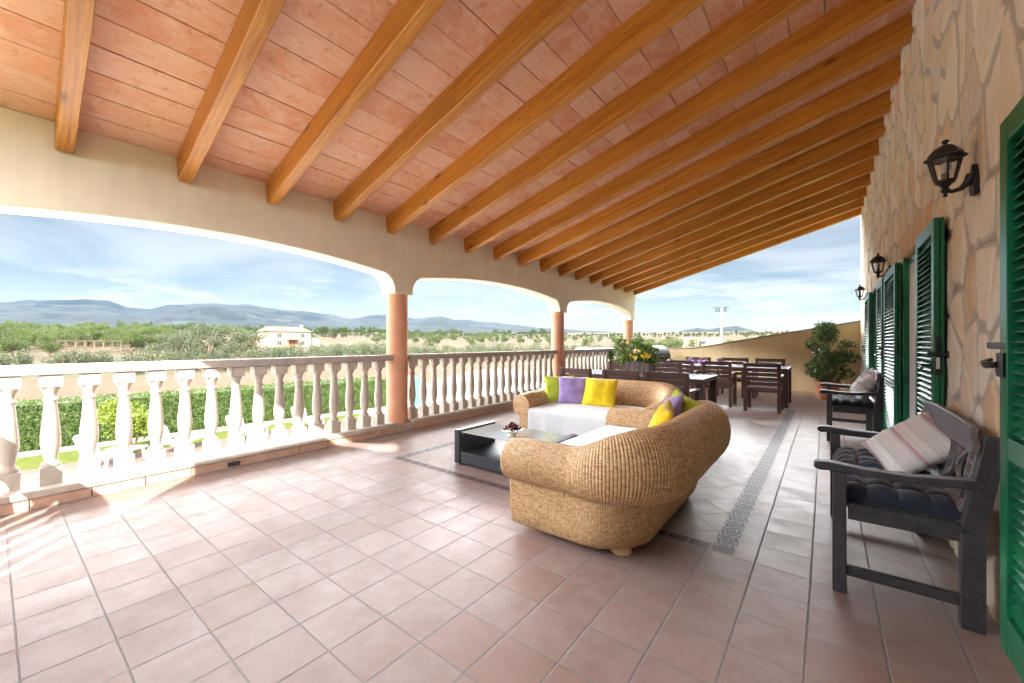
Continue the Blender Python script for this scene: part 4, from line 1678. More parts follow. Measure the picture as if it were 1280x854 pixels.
def lantern(label, y):
    global LANT
    loc = (XW - 0.010, y, 2.085)
    if LANT is not None:
        return dup(LANT, loc, 0.0, label)
    t = LANT = thing('wall_lantern', label, 'lantern', loc, 0, 'black wall lanterns')
    q = MB()
    q.prism([(-0.035, -0.085), (0.035, -0.085), (0.045, -0.04), (0.04, 0.03), (0.02, 0.075), (0.0, 0.09), (-0.02, 0.075), (-0.04, 0.03), (-0.045, -0.04)], -0.024, 0.0, lambda u, v, w: (w, u, v - 0.01))
    q.build('mount_plate', M['black_iron'], t, bevel=0.005)
    cxl = -0.115
    t.scale = (1, 1, 0.9)
    q = MB()
    q.tube([(-0.02, 0, 0.02), (-0.035, 0, -0.02), (-0.06, 0, -0.05), (-0.09, 0, -0.058), (cxl, 0, -0.05)], [0.024, 0.019, 0.014, 0.011, 0.011], 10)
    q.lathe([(0.004, -0.085), (0.011, -0.08), (0.006, -0.068), (0.016, -0.055), (0.02, -0.045), (0.012, -0.032), (0.024, -0.014), (0.038, -0.004), (0.036, 0.004)], (cxl, 0, 0), 16)
    q.build('arm', M['black_iron'], t, smooth=True)
    q = MB()
    zb, zt, r0, r1 = 0.004, 0.135, 0.038, 0.066
    for i in range(6):
        a = 2 * pi * (i + 0.5) / 6
        q.bar((cxl + r0 * cos(a), r0 * sin(a), zb), (cxl + r1 * cos(a), r1 * sin(a), zt), 0.008, 0.008)
    for r_, z in ((r0, zb + 0.003), (r1, zt - 0.002)):
        ring = [(cxl + r_ * cos(2 * pi * (i + 0.5) / 6), r_ * sin(2 * pi * (i + 0.5) / 6), z) for i in range(6)]
        for i in range(6):
            q.bar(ring[i], ring[(i + 1) % 6], 0.009, 0.009)
    cg = q.build('cage', M['black_iron'], t)
    q = MB()
    for i in range(6):
        a, b = 2 * pi * (i + 0.5) / 6, 2 * pi * (i + 1.5) / 6
        q.face([q.v((cxl + (r0 - 0.003) * cos(a), (r0 - 0.003) * sin(a), zb)), q.v((cxl + (r0 - 0.003) * cos(b), (r0 - 0.003) * sin(b), zb)),
                q.v((cxl + (r1 - 0.003) * cos(b), (r1 - 0.003) * sin(b), zt)), q.v((cxl + (r1 - 0.003) * cos(a), (r1 - 0.003) * sin(a), zt))])
    q.build('glass', M['lamp_glass'], cg)
    q = MB()
    q.lathe([(0.064, zt + 0.002), (0.082, zt + 0.0), (0.082, zt + 0.010), (0.070, zt + 0.018), (0.062, zt + 0.038), (0.045, zt + 0.062), (0.024, zt + 0.078), (0.012, zt + 0.083)], (cxl, 0, 0), 6, rot=None)
    q.lathe([(0.010, zt + 0.082), (0.008, zt + 0.092), (0.016, zt + 0.100), (0.012, zt + 0.108), (0.004, zt + 0.114)], (cxl, 0, 0), 12)
    q.build('hood', M['black_iron'], t)
    q = MB()
    q.lathe([(0.014, 0.0), (0.016, 0.05), (0.013, 0.052)], (cxl, 0, 0), 12)
    q.build('lamp_holder', M['black_iron'], t, smooth=True)
    q = MB()
    q.lathe([(0.011, 0.052), (0.012, 0.06), (0.022, 0.078), (0.024, 0.09), (0.018, 0.106), (0.006, 0.113)], (cxl, 0, 0), 16)
    q.build('bulb', M['plastic'], t, smooth=True)
    return t


lantern('nearest and largest-looking black wall lantern, on the bare stone above the nearest bench', 3.06)
lantern('black wall lantern between the two pairs of green shutters', 6.48)
lantern('smallest-looking black wall lantern, last along the stone wall', 9.75)

# ---- dining tables and chairs
M['table_top'] = plain('pale_stone_top', (0.42, 0.47, 0.50), 0.16, 0.06, 8)


def dining_table(label, x0, x1, y0, y1):
    t = thing('dining_table', label, 'table', ((x0 + x1) / 2, (y0 + y1) / 2, 0), 0, 'dark wooden dining tables')
    q = MB()
    q.span((x0 + 0.04, y0 + 0.04, 0.735), (x1 - 0.04, y1 - 0.04, 0.752))
    kid(q, 'top', M['table_top'], t, bevel=0.003)
    q = MB()
    q.span((x0, y0, 0.69), (x1, y0 + 0.039, 0.75))
    q.span((x0, y1 - 0.039, 0.69), (x1, y1, 0.75))
    q.span((x0, y0 + 0.04, 0.69), (x0 + 0.039, y1 - 0.04, 0.75))
    q.span((x1 - 0.039, y0 + 0.04, 0.69), (x1, y1 - 0.04, 0.75))
    q.span((x0 + 0.04, y0 + 0.04, 0.70), (x1 - 0.04, y1 - 0.04, 0.733))
    kid(q, 'frame', M['brown_wood'], t, bevel=0.003)
    for x in (x0 + 0.05, x1 - 0.05):
        for y in (y0 + 0.05, y1 - 0.05):
            q = MB()
            q.span((x - 0.042, y - 0.042, 0), (x + 0.042, y + 0.042, 0.6895))
            kid(q, 'leg', M['brown_wood'], t, bevel=0.004)
    return t


dining_table('dark wooden dining table carrying the planter of yellow flowers', -3.35, -1.30, 5.85, 6.80)
dining_table('dark wooden dining table at the back carrying the purple flower pots', -2.85, -0.55, 9.25, 10.20)

CH = None


def chair(label, x, y, rz, sx=1.0):
    """back at local -y, sitter looks along +y"""
    global CH
    if CH is not None:
        return dup(CH, (x, y, 0), rz, label, scale=(sx, 1, 1))
    t = CH = thing('dining_chair', label, 'chair', (x, y, 0), rz, 'slatted dining armchairs')
    t.scale = (sx, 1, 1)
    W_, D_ = 0.58, 0.54
    for s in (-1, 1):
        x_ = s * (W_ / 2 - 0.03)
        q = MB()
        q.bar((x_, -D_ / 2 + 0.03, 0), (x_, -D_ / 2 - 0.025, 0.88), 0.06, 0.055, up=(0, 1, 0))
        q.build('leg', M['brown_wood'], t, bevel=0.003)
        q = MB()
        q.box((x_, D_ / 2 - 0.03, 0.312), (0.065, 0.06, 0.624))
        q.build('leg', M['brown_wood'], t, bevel=0.003)
        q = MB()
        q.box((x_, 0.03, 0.6385), (0.07, D_ - 0.02, 0.028))
        q.build('armrest', M['brown_wood'], t, bevel=0.003)
        q = MB()
        q.box((x_, 0.01, 0.39), (0.03, D_ - 0.12, 0.06))
        q.build('side_rail', M['brown_wood'], t)
    q = MB()
    for i in range(5):
        q.box((0, -0.17 + i * 0.095, 0.430), (W_ - 0.09, 0.075, 0.018))
    q.box((0, D_ / 2 - 0.03, 0.385), (W_ - 0.116, 0.028, 0.06))
    q.box((0, -D_ / 2 + 0.02, 0.385), (W_ - 0.116, 0.028, 0.06))
    q.build('seat', M['brown_wood'], t, bevel=0.002)
    q = MB()
    for z, hh in ((0.842, 0.072), (0.758, 0.066), (0.676, 0.066), (0.594, 0.066), (0.512, 0.066)):
        yy = -D_ / 2 + 0.03 - 0.055 * z / 0.88
        q.box((0, yy, z), (W_ - 0.116, 0.02, hh))
    q.build('backrest', M['brown_wood'], t, bevel=0.002)
    return t


chair('slatted armchair at the right end of the near table, beyond the foreground sofa', -1.57, 5.42, 0.0, 0.95)
chair('slatted armchair in the middle of the near table, right behind the far sofa', -2.16, 5.42, 0.02, 0.85)
chair('slatted armchair beside the middle column, left end of the near table', -2.82, 5.42, -0.02, 0.85)
chair('slatted armchair across the near table, in front of the balustrade left of the planter', -3.12, 7.22, pi + 0.02, 0.95)
chair('slatted armchair across the near table, hidden behind the planter', -2.30, 7.24, pi, 0.95)
chair('slatted armchair standing alone by the patterned tile strip, right end of the back table', -0.90, 8.72, 0.0, 1.0)
chair('slatted armchair second from the patterned tile strip at the back table', -1.68, 8.98, 0.0, 0.9)
chair('slatted armchair third from the patterned tile strip at the back table', -2.38, 9.00, 0.03, 0.9)
chair('slatted armchair across the back table facing the camera, next to the potted tree', -1.00, 10.62, pi, 1.0)
chair('slatted armchair across the back table, just right of the purple flower pots', -1.72, 10.62, pi - 0.02, 1.0)
chair('slatted armchair across the back table, left of the purple flower pots', -2.52, 10.60, pi, 1.0)

# ---- planter on the near table
PL = Vector((-2.38, 6.42, 0.7525))
t = thing('planter_box', 'grey-brown plank planter box on the near dining table', 'planter', PL)
q = MB()
for i in range(5):
    x0 = -0.20 + i * 0.08
    for s in (-1, 1):
        q.span((x0 + 0.002, s * 0.085 - 0.008, 0.0), (x0 + 0.078, s * 0.085 + 0.008, 0.175 + 0.02 * (1 - abs(i - 2) / 2)))
for s in (-1, 1):
    q.span((s * 0.195 - 0.008, -0.076, 0.0), (s * 0.195 + 0.008, 0.076, 0.17))
q.span((-0.186, -0.076, 0.01), (0.186, 0.076, 0.14))
q.build('box', M['planter'], t, bevel=0.002)
rl = random.Random(21)


def blob_sampler(cs, rnd, shell=0.5):
    """points spread through a set of ellipsoid clumps (centre, radii)"""
    tot = sum(a[1][0] * a[1][1] * a[1][2] for a in cs)

    def f():
        r = rnd.uniform(0, tot)
        for c, s in cs:
            r -= s[0] * s[1] * s[2]
            if r <= 0:
                break
        d = Vector((rnd.gauss(0, 1), rnd.gauss(0, 1), rnd.gauss(0, 1)))
        d.normalize()
        m = rnd.uniform(shell, 1.0) ** 0.6 * rnd.choice((1.0, 1.0, 0.9, 1.12))
        p = Vector((c[0] + d.x * s[0] * m, c[1] + d.y * s[1] * m, c[2] + d.z * s[2] * m))
        tn = 0.5 + 0.35 * noise.noise(p * (1.3 / max(0.15, s[0])))
        return p, d, tn
    return f


t = thing('flowering_plant', 'leafy plant with yellow flowers growing in the planter box', 'plant', PL + Vector((0, 0, 0.141)))
cs = [((-0.26, 0, 0.10), (0.13, 0.12, 0.12)), ((-0.10, 0, 0.09), (0.14, 0.12, 0.10)), ((0.08, 0, 0.10), (0.15, 0.12, 0.10)), ((0.20, 0.02, 0.10), (0.12, 0.1, 0.09)), ((-0.34, 0.0, 0.24), (0.11, 0.09, 0.10)), ((0.0, 0.02, 0.2), (0.1, 0.08, 0.07))]
build_leaves('foliage', M['leaf_plant'], t, 750, blob_sampler(cs, rl), 0.055, rl, 1.7)
q = MB()
for (x, z) in ((-0.05, 0.13), (-0.02, 0.11), (0.0, 0.12), (0.10, 0.15), (0.15, 0.14), (0.19, 0.12), (0.12, 0.12), (0.06, 0.22), (0.17, 0.17), (-0.09, 0.15), (0.22, 0.14), (0.14, 0.19)):
    c = Vector((x, -0.12 + rl.uniform(-0.03, 0.02), z))
    for j in range(5):
        a = j / 5 * 2 * pi + rl.random()
        d = Vector((cos(a), -0.35, sin(a))) * 0.026
        e = Vector((-sin(a), 0, cos(a))) * 0.012
        q.face([q.v(c), q.v(c + d * 0.6 + e), q.v(c + d), q.v(c + d * 0.6 - e)])
q.build('flowers', M['yellow_petal'], t, fix=False)
q = MB()
for x, z in ((-0.26, 0.1), (-0.34, 0.26), (-0.1, 0.1), (0.08, 0.12), (0.2, 0.1), (0.0, 0.2)):
    q.tube([(x * 0.4, 0, 0.0), (x * 0.7, 0.0, z * 0.6), (x, 0, z)], [0.006, 0.005, 0.003], 6)
q.build('stem', M['leaf_dark'], t)

# ---- purple pots on the back table
def flower_pot(label, loc, petal):
    t = thing('flower_pot', label, 'flower pot', loc, 0, 'purple flower pots on the back table')
    q = MB()
    q.lathe([(0.045, 0), (0.075, 0.03), (0.088, 0.075), (0.078, 0.10), (0.07, 0.10), (0.06, 0.085), (0.0005, 0.085)], (0, 0, 0), 20)
    q.build('pot', M['purple_ceramic'], t, smooth=True)
    rr = random.Random(int(loc[0] * 100))
    build_leaves('blossoms', petal, t, 160, blob_sampler([((0, 0, 0.10), (0.085, 0.085, 0.05))], rr), 0.04, rr, 1.3)
    return t


M['violet_petal'] = make_leaf('violet_petals', (0.16, 0.06, 0.32), (0.34, 0.18, 0.55))
M['pink_petal2'] = make_leaf('pink_petals', (0.40, 0.05, 0.36), (0.62, 0.16, 0.55))
flower_pot('purple pot with magenta blossoms on the back table', (-2.16, 9.70, 0.7525), M['pink_petal2'])
flower_pot('purple pot with dull violet blossoms, right one of the pair on the back table', (-1.80, 9.70, 0.7525), M['violet_petal'])
flower_pot('purple pot with dull violet blossoms, left of the magenta one', (-2.40, 9.74, 0.7525), M['violet_petal'])

# ---- barbecue and the plant beside it
BQ = Vector((-3.86, 11.55, 0))
t = thing('barbecue', 'big black barbecue with a rounded hood in front of the boundary wall', 'barbecue', BQ, radians(78))
q = MB()
prof = [(-0.30, 0.80), (0.30, 0.80)] + [(0.30 - 0.02 + 0.02 * cos(a) - 0.28 + 0.28 * cos(a), 0.80 + 0.35 * sin(a)) for a in [i / 12 * pi for i in range(1, 12)]]
q.prism(prof, -0.42, 0.42, lambda u, v, w: (w, u, v))
hd = q.build('hood', M['grill'], t, bevel=0.02)
q = MB()
q.bar((-0.25, -0.31, 0.92), (0.25, -0.31, 0.92), 0.02, 0.02)
q.build('handle', M['black_iron'], hd)
q = MB()
q.span((-0.42, -0.29, 0.58), (0.42, 0.29, 0.798))
q.build('firebox', M['grill'], t, bevel=0.02)
q = MB()
q.span((0.43, -0.27, 0.74), (0.62, 0.27, 0.77))
q.build('side_shelf', M['grill'], t, bevel=0.005)
q = MB()
q.span((-0.40, -0.26, 0.08), (0.40, 0.26, 0.578))
q.build('cabinet', M['grill'], t, bevel=0.01)
for x in (-0.34, 0.34):
    for y in (-0.2, 0.2):
        q = MB()
        q.lathe([(0.04, -0.02), (0.04, 0.02)], (x, y, 0.0405), 16, 'X')
        q.build('wheel', M['black_iron'], t)


def potted(name, label, cat, loc, pot_r, pot_h, crown, nleaf, lsize, mat, rnd, trunk, pot_label, aspect=2.0):
    p = thing('plant_pot', pot_label, 'pot', loc)
    q = MB()
    q.lathe([(pot_r * 0.68, 0), (pot_r * 0.9, pot_h * 0.78), (pot_r, pot_h * 0.80), (pot_r * 1.02, pot_h), (pot_r * 0.92, pot_h), (pot_r * 0.86, pot_h * 0.82), (pot_r * 0.80, pot_h * 0.78)], (0, 0, 0), 32)
    q.build('pot', M['terracotta'], p, smooth=True, angle=40)
    q = MB()
    q.lathe([(pot_r * 0.82, pot_h * 0.86), (0.0005, pot_h * 0.89)], (0, 0, 0), 24)
    q.build('soil', M['soil'], p)
    t = thing(name, label, cat, Vector(loc) + Vector((0, 0, pot_h * 0.87)))
    q = MB()
    for tr in trunk:
        q.tube(*tr)
    q.build('trunk', M['bark'], t, smooth=True)
    build_leaves('crown', mat, t, nleaf, blob_sampler(crown, rnd, 0.35), lsize, rnd, aspect, 0.5)
    return t


rf = random.Random(8)
cr_ = []
for i in range(46):
    z = rf.uniform(0.12, 1.30)
    wmax = 0.52 * (1 - ((z - 0.45) / 1.0) ** 2) if z > 0.45 else 0.52 * (0.55 + z)
    a = rf.uniform(0, 2 * pi)
    r_ = wmax * sqrt(rf.random())
    s_ = rf.uniform(0.10, 0.19)
    cr_.append(((r_ * cos(a), r_ * sin(a) * 0.8, z), (s_, s_, s_ * 0.75)))
trunks = [([(0, 0, -0.02), (0.015, 0.01, 0.25), (-0.01, 0, 0.55), (0.02, 0, 0.95)], [0.035, 0.03, 0.022, 0.008], 10)]
for c, s in cr_[::2]:
    z0 = max(0.15, c[2] - 0.25)
    trunks.append(([(0.0, 0, z0), (c[0] * 0.5, c[1] * 0.5, c[2] - 0.08), c], [0.012, 0.008, 0.004], 6))
potted('ficus_tree', 'small-leaved dark green tree in front of the ochre boundary wall', 'potted tree', (0.03, 11.22, 0), 0.24, 0.40, cr_, 4600, 0.062, M['leaf_ficus'], rf, trunks,
       'terracotta pot at the foot of the dark green tree')
cr2 = [((-0.22, 0, 0.92), (0.17, 0.15, 0.20)), ((0.22, 0, 0.92), (0.2, 0.16, 0.2)), ((0.5, 0, 0.78), (0.22, 0.15, 0.12)), ((0.0, 0, 0.72), (0.18, 0.16, 0.14)), ((-0.55, 0, 0.55), (0.16, 0.14, 0.16)), ((-0.45, -0.1, 0.3), (0.18, 0.15, 0.2)), ((0.75, 0, 0.7), (0.14, 0.1, 0.08)), ((-0.1, -.1, 0.4), (0.25, 0.15, 0.25))]
trunks = [([(0, 0, -0.02), (c[0] * 0.4, c[1] * 0.5, c[2] * 0.5), c], [0.014, 0.010, 0.004], 6) for c, s in cr2]
potted('climbing_plant', 'broad-leaved bright green plant beside the far column and the barbecue', 'potted plant', (-4.28, 10.75, 0), 0.22, 0.38, cr2, 900, 0.095, M['leaf_plant'], rf, trunks,
       'terracotta pot below the bright green plant by the far column', 1.4)

#==PART4==
# ------------------------------------------------------------------ garden and country
CT, ST = cos(YAW), sin(YAW)


def at(px, d):
    """ground position seen at photograph column px, d metres deep"""
    r = (px - 640) / FPX * d
    return r * CT - d * ST, r * ST + d * CT


TZ = [(0, -2.3), (50, -2.3), (90, -1.9), (160, -0.4), (340, 6), (700, 15.5), (1200, 29), (3000, 70), (6000, 110)]


def tz(r):
    for (a, za), (b, zb) in zip(TZ, TZ[1:]):
        if r <= b:
            return za + (zb - za) * (r - a) / (b - a)
    return TZ[-1][1]


def gz(x, y):
    return tz(sqrt(x * x + y * y))


def ground_mat():
    k = T('fields')
    v = k.coord()
    x, y, z = k.xyz(v)
    r = k.math('SQRT', k.math('ADD', k.math('MULTIPLY', x, x), k.math('MULTIPLY', y, y)))
    n1 = k.noise(v, 0.045, 5, 0.6, 0.4)
    n2 = k.noise(k.mapping(v, scale=(0.010, 0.035, 1), rot=(0, 0, 0.5)), 1.0, 4, 0.5)
    n3 = k.noise(v, 0.9, 5, 0.65)
    soil = k.ramp(n3, [(0.3, (0.10, 0.046, 0.025)), (0.7, (0.14, 0.07, 0.038))])
    straw = k.ramp(n3, [(0.3, (0.08, 0.058, 0.028)), (0.7, (0.12, 0.085, 0.045))])
    green = k.ramp(n3, [(0.3, (0.024, 0.032, 0.012)), (0.7, (0.05, 0.056, 0.02))])
    c = k.mix(k.range(n2, 0.42, 0.56), soil, straw)
    c = k.mix(k.range(n1, 0.38, 0.56, 0, 0.88), c, green)
    rows = k.math('SINE', k.math('MULTIPLY', k.math('ADD', k.math('MULTIPLY', x, 0.55), k.math('MULTIPLY', y, 0.83)), 1.6))
    c = k.mix(k.range(rows, 0.3, 0.9, 0, 0.22), c, (0.15, 0.085, 0.05))
    # grass verge behind the hedge, lawn in the garden
    ed = k.range(k.noise(v, 0.4, 4), 0.3, 0.7, -2.0, 2.0)
    verge = k.math('GREATER_THAN', k.math('ADD', x, ed), -25.0)
    lawn = k.ramp(k.noise(v, 2.2, 6, 0.7), [(0.3, (0.07, 0.095, 0.02)), (0.7, (0.13, 0.145, 0.035))])
    c = k.mix(k.range(k.math('ADD', r, k.math('MULTIPLY', n1, 20.0)), 58.0, 72.0, 0.85, 0), c, k.ramp(n3, [(0.3, (0.10, 0.042, 0.021)), (0.7, (0.15, 0.07, 0.036))]))
    near = k.range(r, 34.0, 42.0, 1, 0)
    c = k.mix(k.math('MULTIPLY', verge, near), c, lawn)
    k.set(c, 0.95, 0, 0.15)
    k.bump(n3, 0.4, 0.3)
    return k.m


rs = [0, 6, 12, 18, 24, 30, 36, 43, 50, 60, 75, 90, 110, 130, 160, 200, 250, 340, 450, 600, 800, 1000, 1300, 1700, 2200, 3000, 4000]
q = MB()
NA = 96
rings = []
for r in rs[1:]:
    rings.append([q.v((r * cos(2 * pi * i / NA), r * sin(2 * pi * i / NA), tz(r) + (0.15 * noise.noise((r * 0.05, i * 0.3, 0)) * min(1, max(0, (r - 40) / 40))))) for i in range(NA)])
c0 = q.v((0, 0, GZ))
for i in range(NA):
    q.face([c0, rings[0][i], rings[0][(i + 1) % NA]])
for a, b in zip(rings, rings[1:]):
    for i in range(NA):
        q.face([a[i], b[i], b[(i + 1) % NA], a[(i + 1) % NA]])
gr = q.build('ground', ground_mat(), smooth=True, angle=180)
tag(gr, kind='structure')

# paved strip and stone edging in front of the hedge
M['deck'] = plain('pink_paving', (0.15, 0.095, 0.078), 0.85, 0.12, 1.5, 0.1)
M['edging'] = plain('pale_stone_edging', (0.34, 0.32, 0.28), 0.85, 0.1, 3, 0.1)
M['gravel'] = plain('pale_gravel', (0.27, 0.24, 0.20), 0.95, 0.12, 2.5, 0.2)
q = MB()
q.prism([(-5.1, -9), (-17.6, -9), (-17.3, 11.0), (-5.1, 11.0)], GZ - 0.05, GZ + 0.02)
tag(q.build('garden_path', M['deck']), kind='structure')
q = MB()
q.prism([(-5.1, -9), (-12.6, -9), (-12.6, 11.0), (-5.1, 11.0)], GZ - 0.04, GZ + 0.026)
tag(q.build('bounce_paving', plain('bounce_paving', (0.74, 0.71, 0.66), 0.85, 0.06, 1.5, 0.1)), kind='structure')  # added reflector: pale ground bouncing sunlight up to the ceiling
q = MB()
q.prism([(-5.1, 11.2), (-18.6, 11.2), (-25, 18), (-36, 40), (-16, 44), (-5.1, 24)], GZ - 0.05, GZ + 0.012)
tag(q.build('gravel_yard', M['gravel']), kind='structure')

# clipped hedge
HA, HB = Vector((-20.95, -7.0, 0)), Vector((-18.90, 13.4, 0))
hd = (HB - HA)
HL = hd.length
hd.normalize()
hn = Vector((-hd.y, hd.x, 0))          # away from the terrace
if hn.x > 0:
    hn = -hn
HH, HT = 1.56, 1.5
hedge = thing('clipped_hedge', 'long clipped green hedge behind the white sun loungers', 'hedge', (-20.2, 2.3, GZ))
rh = random.Random(17)


def hedge_sample():
    u = rh.uniform(0, HL)
    k_ = rh.random()
    if k_ < 0.58:
        w_, z, o = 0.0, rh.uniform(0.0, HH), -hn
    elif k_ < 0.92:
        w_, z, o = rh.uniform(0, HT), HH, Vector((0, 0, 1))
    else:
        u, w_, z, o = rh.choice((0, HL)), rh.uniform(0, HT), rh.uniform(0, HH), hd * (1 if rh.random() < 0.5 else -1)
    p = HA + hd * u + hn * w_
    p = Vector((p.x, p.y, z)) + o * rh.gauss(0.015, 0.022)
    tn = 0.45 + 0.5 * noise.noise((u * 0.9, z * 1.5, w_)) + 0.25 * noise.noise((u * 4, z * 4, w_ * 4))
    return p - Vector((-20.2, 2.3, 0)), o, tn


build_leaves('foliage', M['leaf_hedge'], hedge, 24000, hedge_sample, 0.078, rh, 1.8)
M['hedge_core'] = plain('hedge_twigs', (0.05, 0.075, 0.018), 0.9, 0.4, 6, 0.6)
q = MB()
pa = [HA + hd * 0.03, HB - hd * 0.03]
q.prism([((pa[0] + hn * 0.04).x, (pa[0] + hn * 0.04).y), ((pa[1] + hn * 0.04).x, (pa[1] + hn * 0.04).y), ((pa[1] + hn * (HT - 0.04)).x, (pa[1] + hn * (HT - 0.04)).y),
         ((pa[0] + hn * (HT - 0.04)).x, (pa[0] + hn * (HT - 0.04)).y)], GZ, GZ + HH - 0.04)
kid(q, 'twigs', M['hedge_core'], hedge)
ke = thing('stone_edging', 'pale stone edging along the foot of the hedge', 'edging', (-19.7, 2.3, GZ))
q = MB()
a, b = HA - hn * 0.45, HB - hn * 0.45
q.bar((a.x, a.y, GZ + 0.05), (b.x, b.y, GZ + 0.05), 0.22, 0.14)
kid(q, 'edging', M['edging'], ke)


def lounger():
    t = thing('sun_lounger', 'white plastic sun lounger nearest the round yellow-green bush', 'sun lounger', (0, 0, 0), 0, 'white sun loungers in front of the hedge')
    q = MB()
    for i in range(11):
        q.box((0.06 + i * 0.125, 0, 0.33), (0.10, 0.52, 0.02))
    for s in (-1, 1):
        q.box((0.66, s * 0.29, 0.325), (1.42, 0.05, 0.06))
    q.build('seat', M['plastic'], t)
    q = MB()
    rot = Matrix.Rotation(radians(-62), 3, 'Y')
    outline = [(-0.29, 0), (0.29, 0), (0.29, 0.62), (0.24, 0.70), (0.12, 0.735), (-0.12, 0.735), (-0.24, 0.70), (-0.29, 0.62)]
    ca, sa = cos(radians(68)), sin(radians(68))
    q.prism(outline, -0.015, 0.015, lambda u, v, w: (-v * ca + w * sa, u, 0.34 + v * sa + w * ca))
    q.build('backrest', M['plastic'], t, bevel=0.006)
    for x in (0.12, 1.2):
        for s in (-1, 1):
            q = MB()
            q.bar((x, s * 0.29, 0.30), (x + (0.06 if x > 1 else -0.06), s * 0.30, 0.0), 0.05, 0.07, up=(0, 1, 0))
            q.build('leg', M['plastic'], t)
    for s in (-1, 1):
        q = MB()
        q.tube([(-0.02, s * 0.31, 0.36), (0.05, s * 0.32, 0.54), (0.30, s * 0.32, 0.55), (0.46, s * 0.31, 0.36)], 0.022, 8)
        q.build('armrest', M['plastic'], t, smooth=True)
    return t


l0 = lounger()
l0.location = (-16.05, 1.75, GZ + 0.02)
l0.rotation_euler = (0, 0, radians(128))
dup(l0, (-16.3, 3.35, GZ + 0.02), radians(126), 'white plastic sun lounger second from the round yellow-green bush')
dup(l0, (-16.3, 5.35, GZ + 0.02), radians(130), 'white plastic sun lounger seen behind the sunlit balusters, second from the column')
dup(l0, (-16.5, 7.6, GZ + 0.02), radians(127), 'white plastic sun lounger of the row closest to the terracotta column')


def shrub(name, label, cat, loc, crown, nleaf, lsize, mat, rnd, trunk, aspect=1.7, group=None, shell=0.4, droop=0.0):
    t = thing(name, label, cat, loc, 0, group)
    q = MB()
    for tr in trunk:
        q.tube(*tr)
    q.build('trunk', M['bark'], t, smooth=True)
    build_leaves('crown', mat, t, nleaf, blob_sampler(crown, rnd, shell), lsize, rnd, aspect, droop)
    return t


rq = random.Random(31)
cr3 = []
for i in range(16):
    d = Vector((rq.gauss(0, 1), rq.gauss(0, 1), rq.gauss(0, 0.8))).normalized() * rq.uniform(0.25, 0.62)
    cr3.append(((d.x, d.y, 1.10 + d.z * 0.9), (0.34, 0.34, 0.28)))
tr3 = [([(0.0, 0, 0), (c[0] * 0.4, c[1] * 0.4, 0.45), c], [0.05, 0.035, 0.01], 6) for c, s in cr3[::3]]
shrub('round_bush', 'round yellow-green bush standing in front of the hedge', 'bush', (-17.5, 2.75, GZ + 0.02), cr3, 2600, 0.10, M['leaf_bush'], rq, tr3)
for i, (px, d, s, lb) in enumerate(((436, 22.5, 0.62, 'dark green shrub seen between balusters, left of the pair near the column'), (463, 23.5, 0.55, 'dark green shrub seen between balusters, right of the pair near the column'))):
    x, y = at(px, d)
    cr4 = [((rq.uniform(-0.4, 0.4) * s, rq.uniform(-0.4, 0.4) * s, s * rq.uniform(0.5, 1.7)), (0.5 * s, 0.5 * s, 0.5 * s)) for _ in range(8)]
    shrub('garden_shrub', lb, 'shrub', (x, y, GZ), cr4, 900, 0.10, M['leaf_dark'], rq, [([(0, 0, 0), (0.02, 0, s)], [0.04, 0.015], 6)], group='dark shrubs by the yard')

x, y = at(519, 21.5)
t = thing('garden_screen', 'teal garden screen seen between the balusters beside the nearest whole column', 'screen', (x, y, GZ), radians(40))
q = MB()
q.box((0, 0, 0.92), (0.62, 0.03, 1.6))
q.build('panel', M['teal'], t, bevel=0.01)
for s in (-1, 1):
    q = MB()
    q.lathe([(0.025, 0), (0.025, 1.78)], (s * 0.34, 0, 0), 10)
    q.build('post', M['steel'], t)

# ---- trees of the plain: a few grown once, then copied
rt = random.Random(77)


def grow(name, w, h, trunk_h, nclump, nleaf, lsize, mat, flat=0.8, aspect=1.6):
    cr, tr = [], []
    for i in range(nclump):
        a = rt.uniform(0, 2 * pi)
        f = rt.random()
        z = trunk_h + (h - trunk_h) * f
        wr = w / 2 * (0.5 + 0.5 * sin(pi * min(1, 0.18 + f * 0.78))) * rt.uniform(0.35, 1.0)
        s = rt.uniform(0.13, 0.26) * w
        cr.append(((wr * cos(a), wr * sin(a), z), (s, s, s * flat)))
    tr.append(([(0, 0, -0.3), (0.05 * w, 0.02, trunk_h * 0.7), (0.0, 0.03 * w, trunk_h * 1.3), (0.02, 0, h * 0.75)], [0.055 * w, 0.042 * w, 0.03 * w, 0.008 * w], 7))
    for c, s in cr[::2]:
        tr.append(([(0.02, 0, trunk_h * 0.8), (c[0] * 0.5, c[1] * 0.5, (trunk_h + c[2]) / 2), c], [0.022 * w, 0.014 * w, 0.004 * w], 5))
    t = thing(name, '', 'tree')
    q = MB()
    for a in tr:
        q.tube(*a)
    q.build('trunk', M['bark'], t, smooth=True)
    build_leaves('crown', mat, t, nleaf, blob_sampler(cr, rt, 0.3), lsize, rt, aspect)
    return t


protos = {
    'olive_tree': [grow('olive_tree', 4.6, 4.4, 1.1, 20, 2600, 0.26, M['leaf_olive'], 0.75, 2.2) for _ in range(2)],
    'olive_bush': [grow('olive_bush', 3.2, 2.2, 0.3, 14, 1300, 0.22, M['leaf_olive'], 0.7, 2.2)],
    'almond_tree': [grow('almond_tree', 5.4, 5.6, 1.3, 22, 2600, 0.32, M['leaf_tree'], 0.8, 1.7) for _ in range(2)],
    'pine_tree': [grow('pine_tree', 7.5, 7.4, 1.6, 16, 1100, 0.62, M['leaf_far'], 0.75, 1.5), grow('pine_tree', 7.0, 8.4, 1.4, 16, 1100, 0.62, M['leaf_far'], 0.9, 1.5)],
    'field_bush': [grow('field_bush', 4.0, 2.6, 0.3, 12, 700, 0.34, M['leaf_tree'], 0.7, 1.6)],
}
used = set()


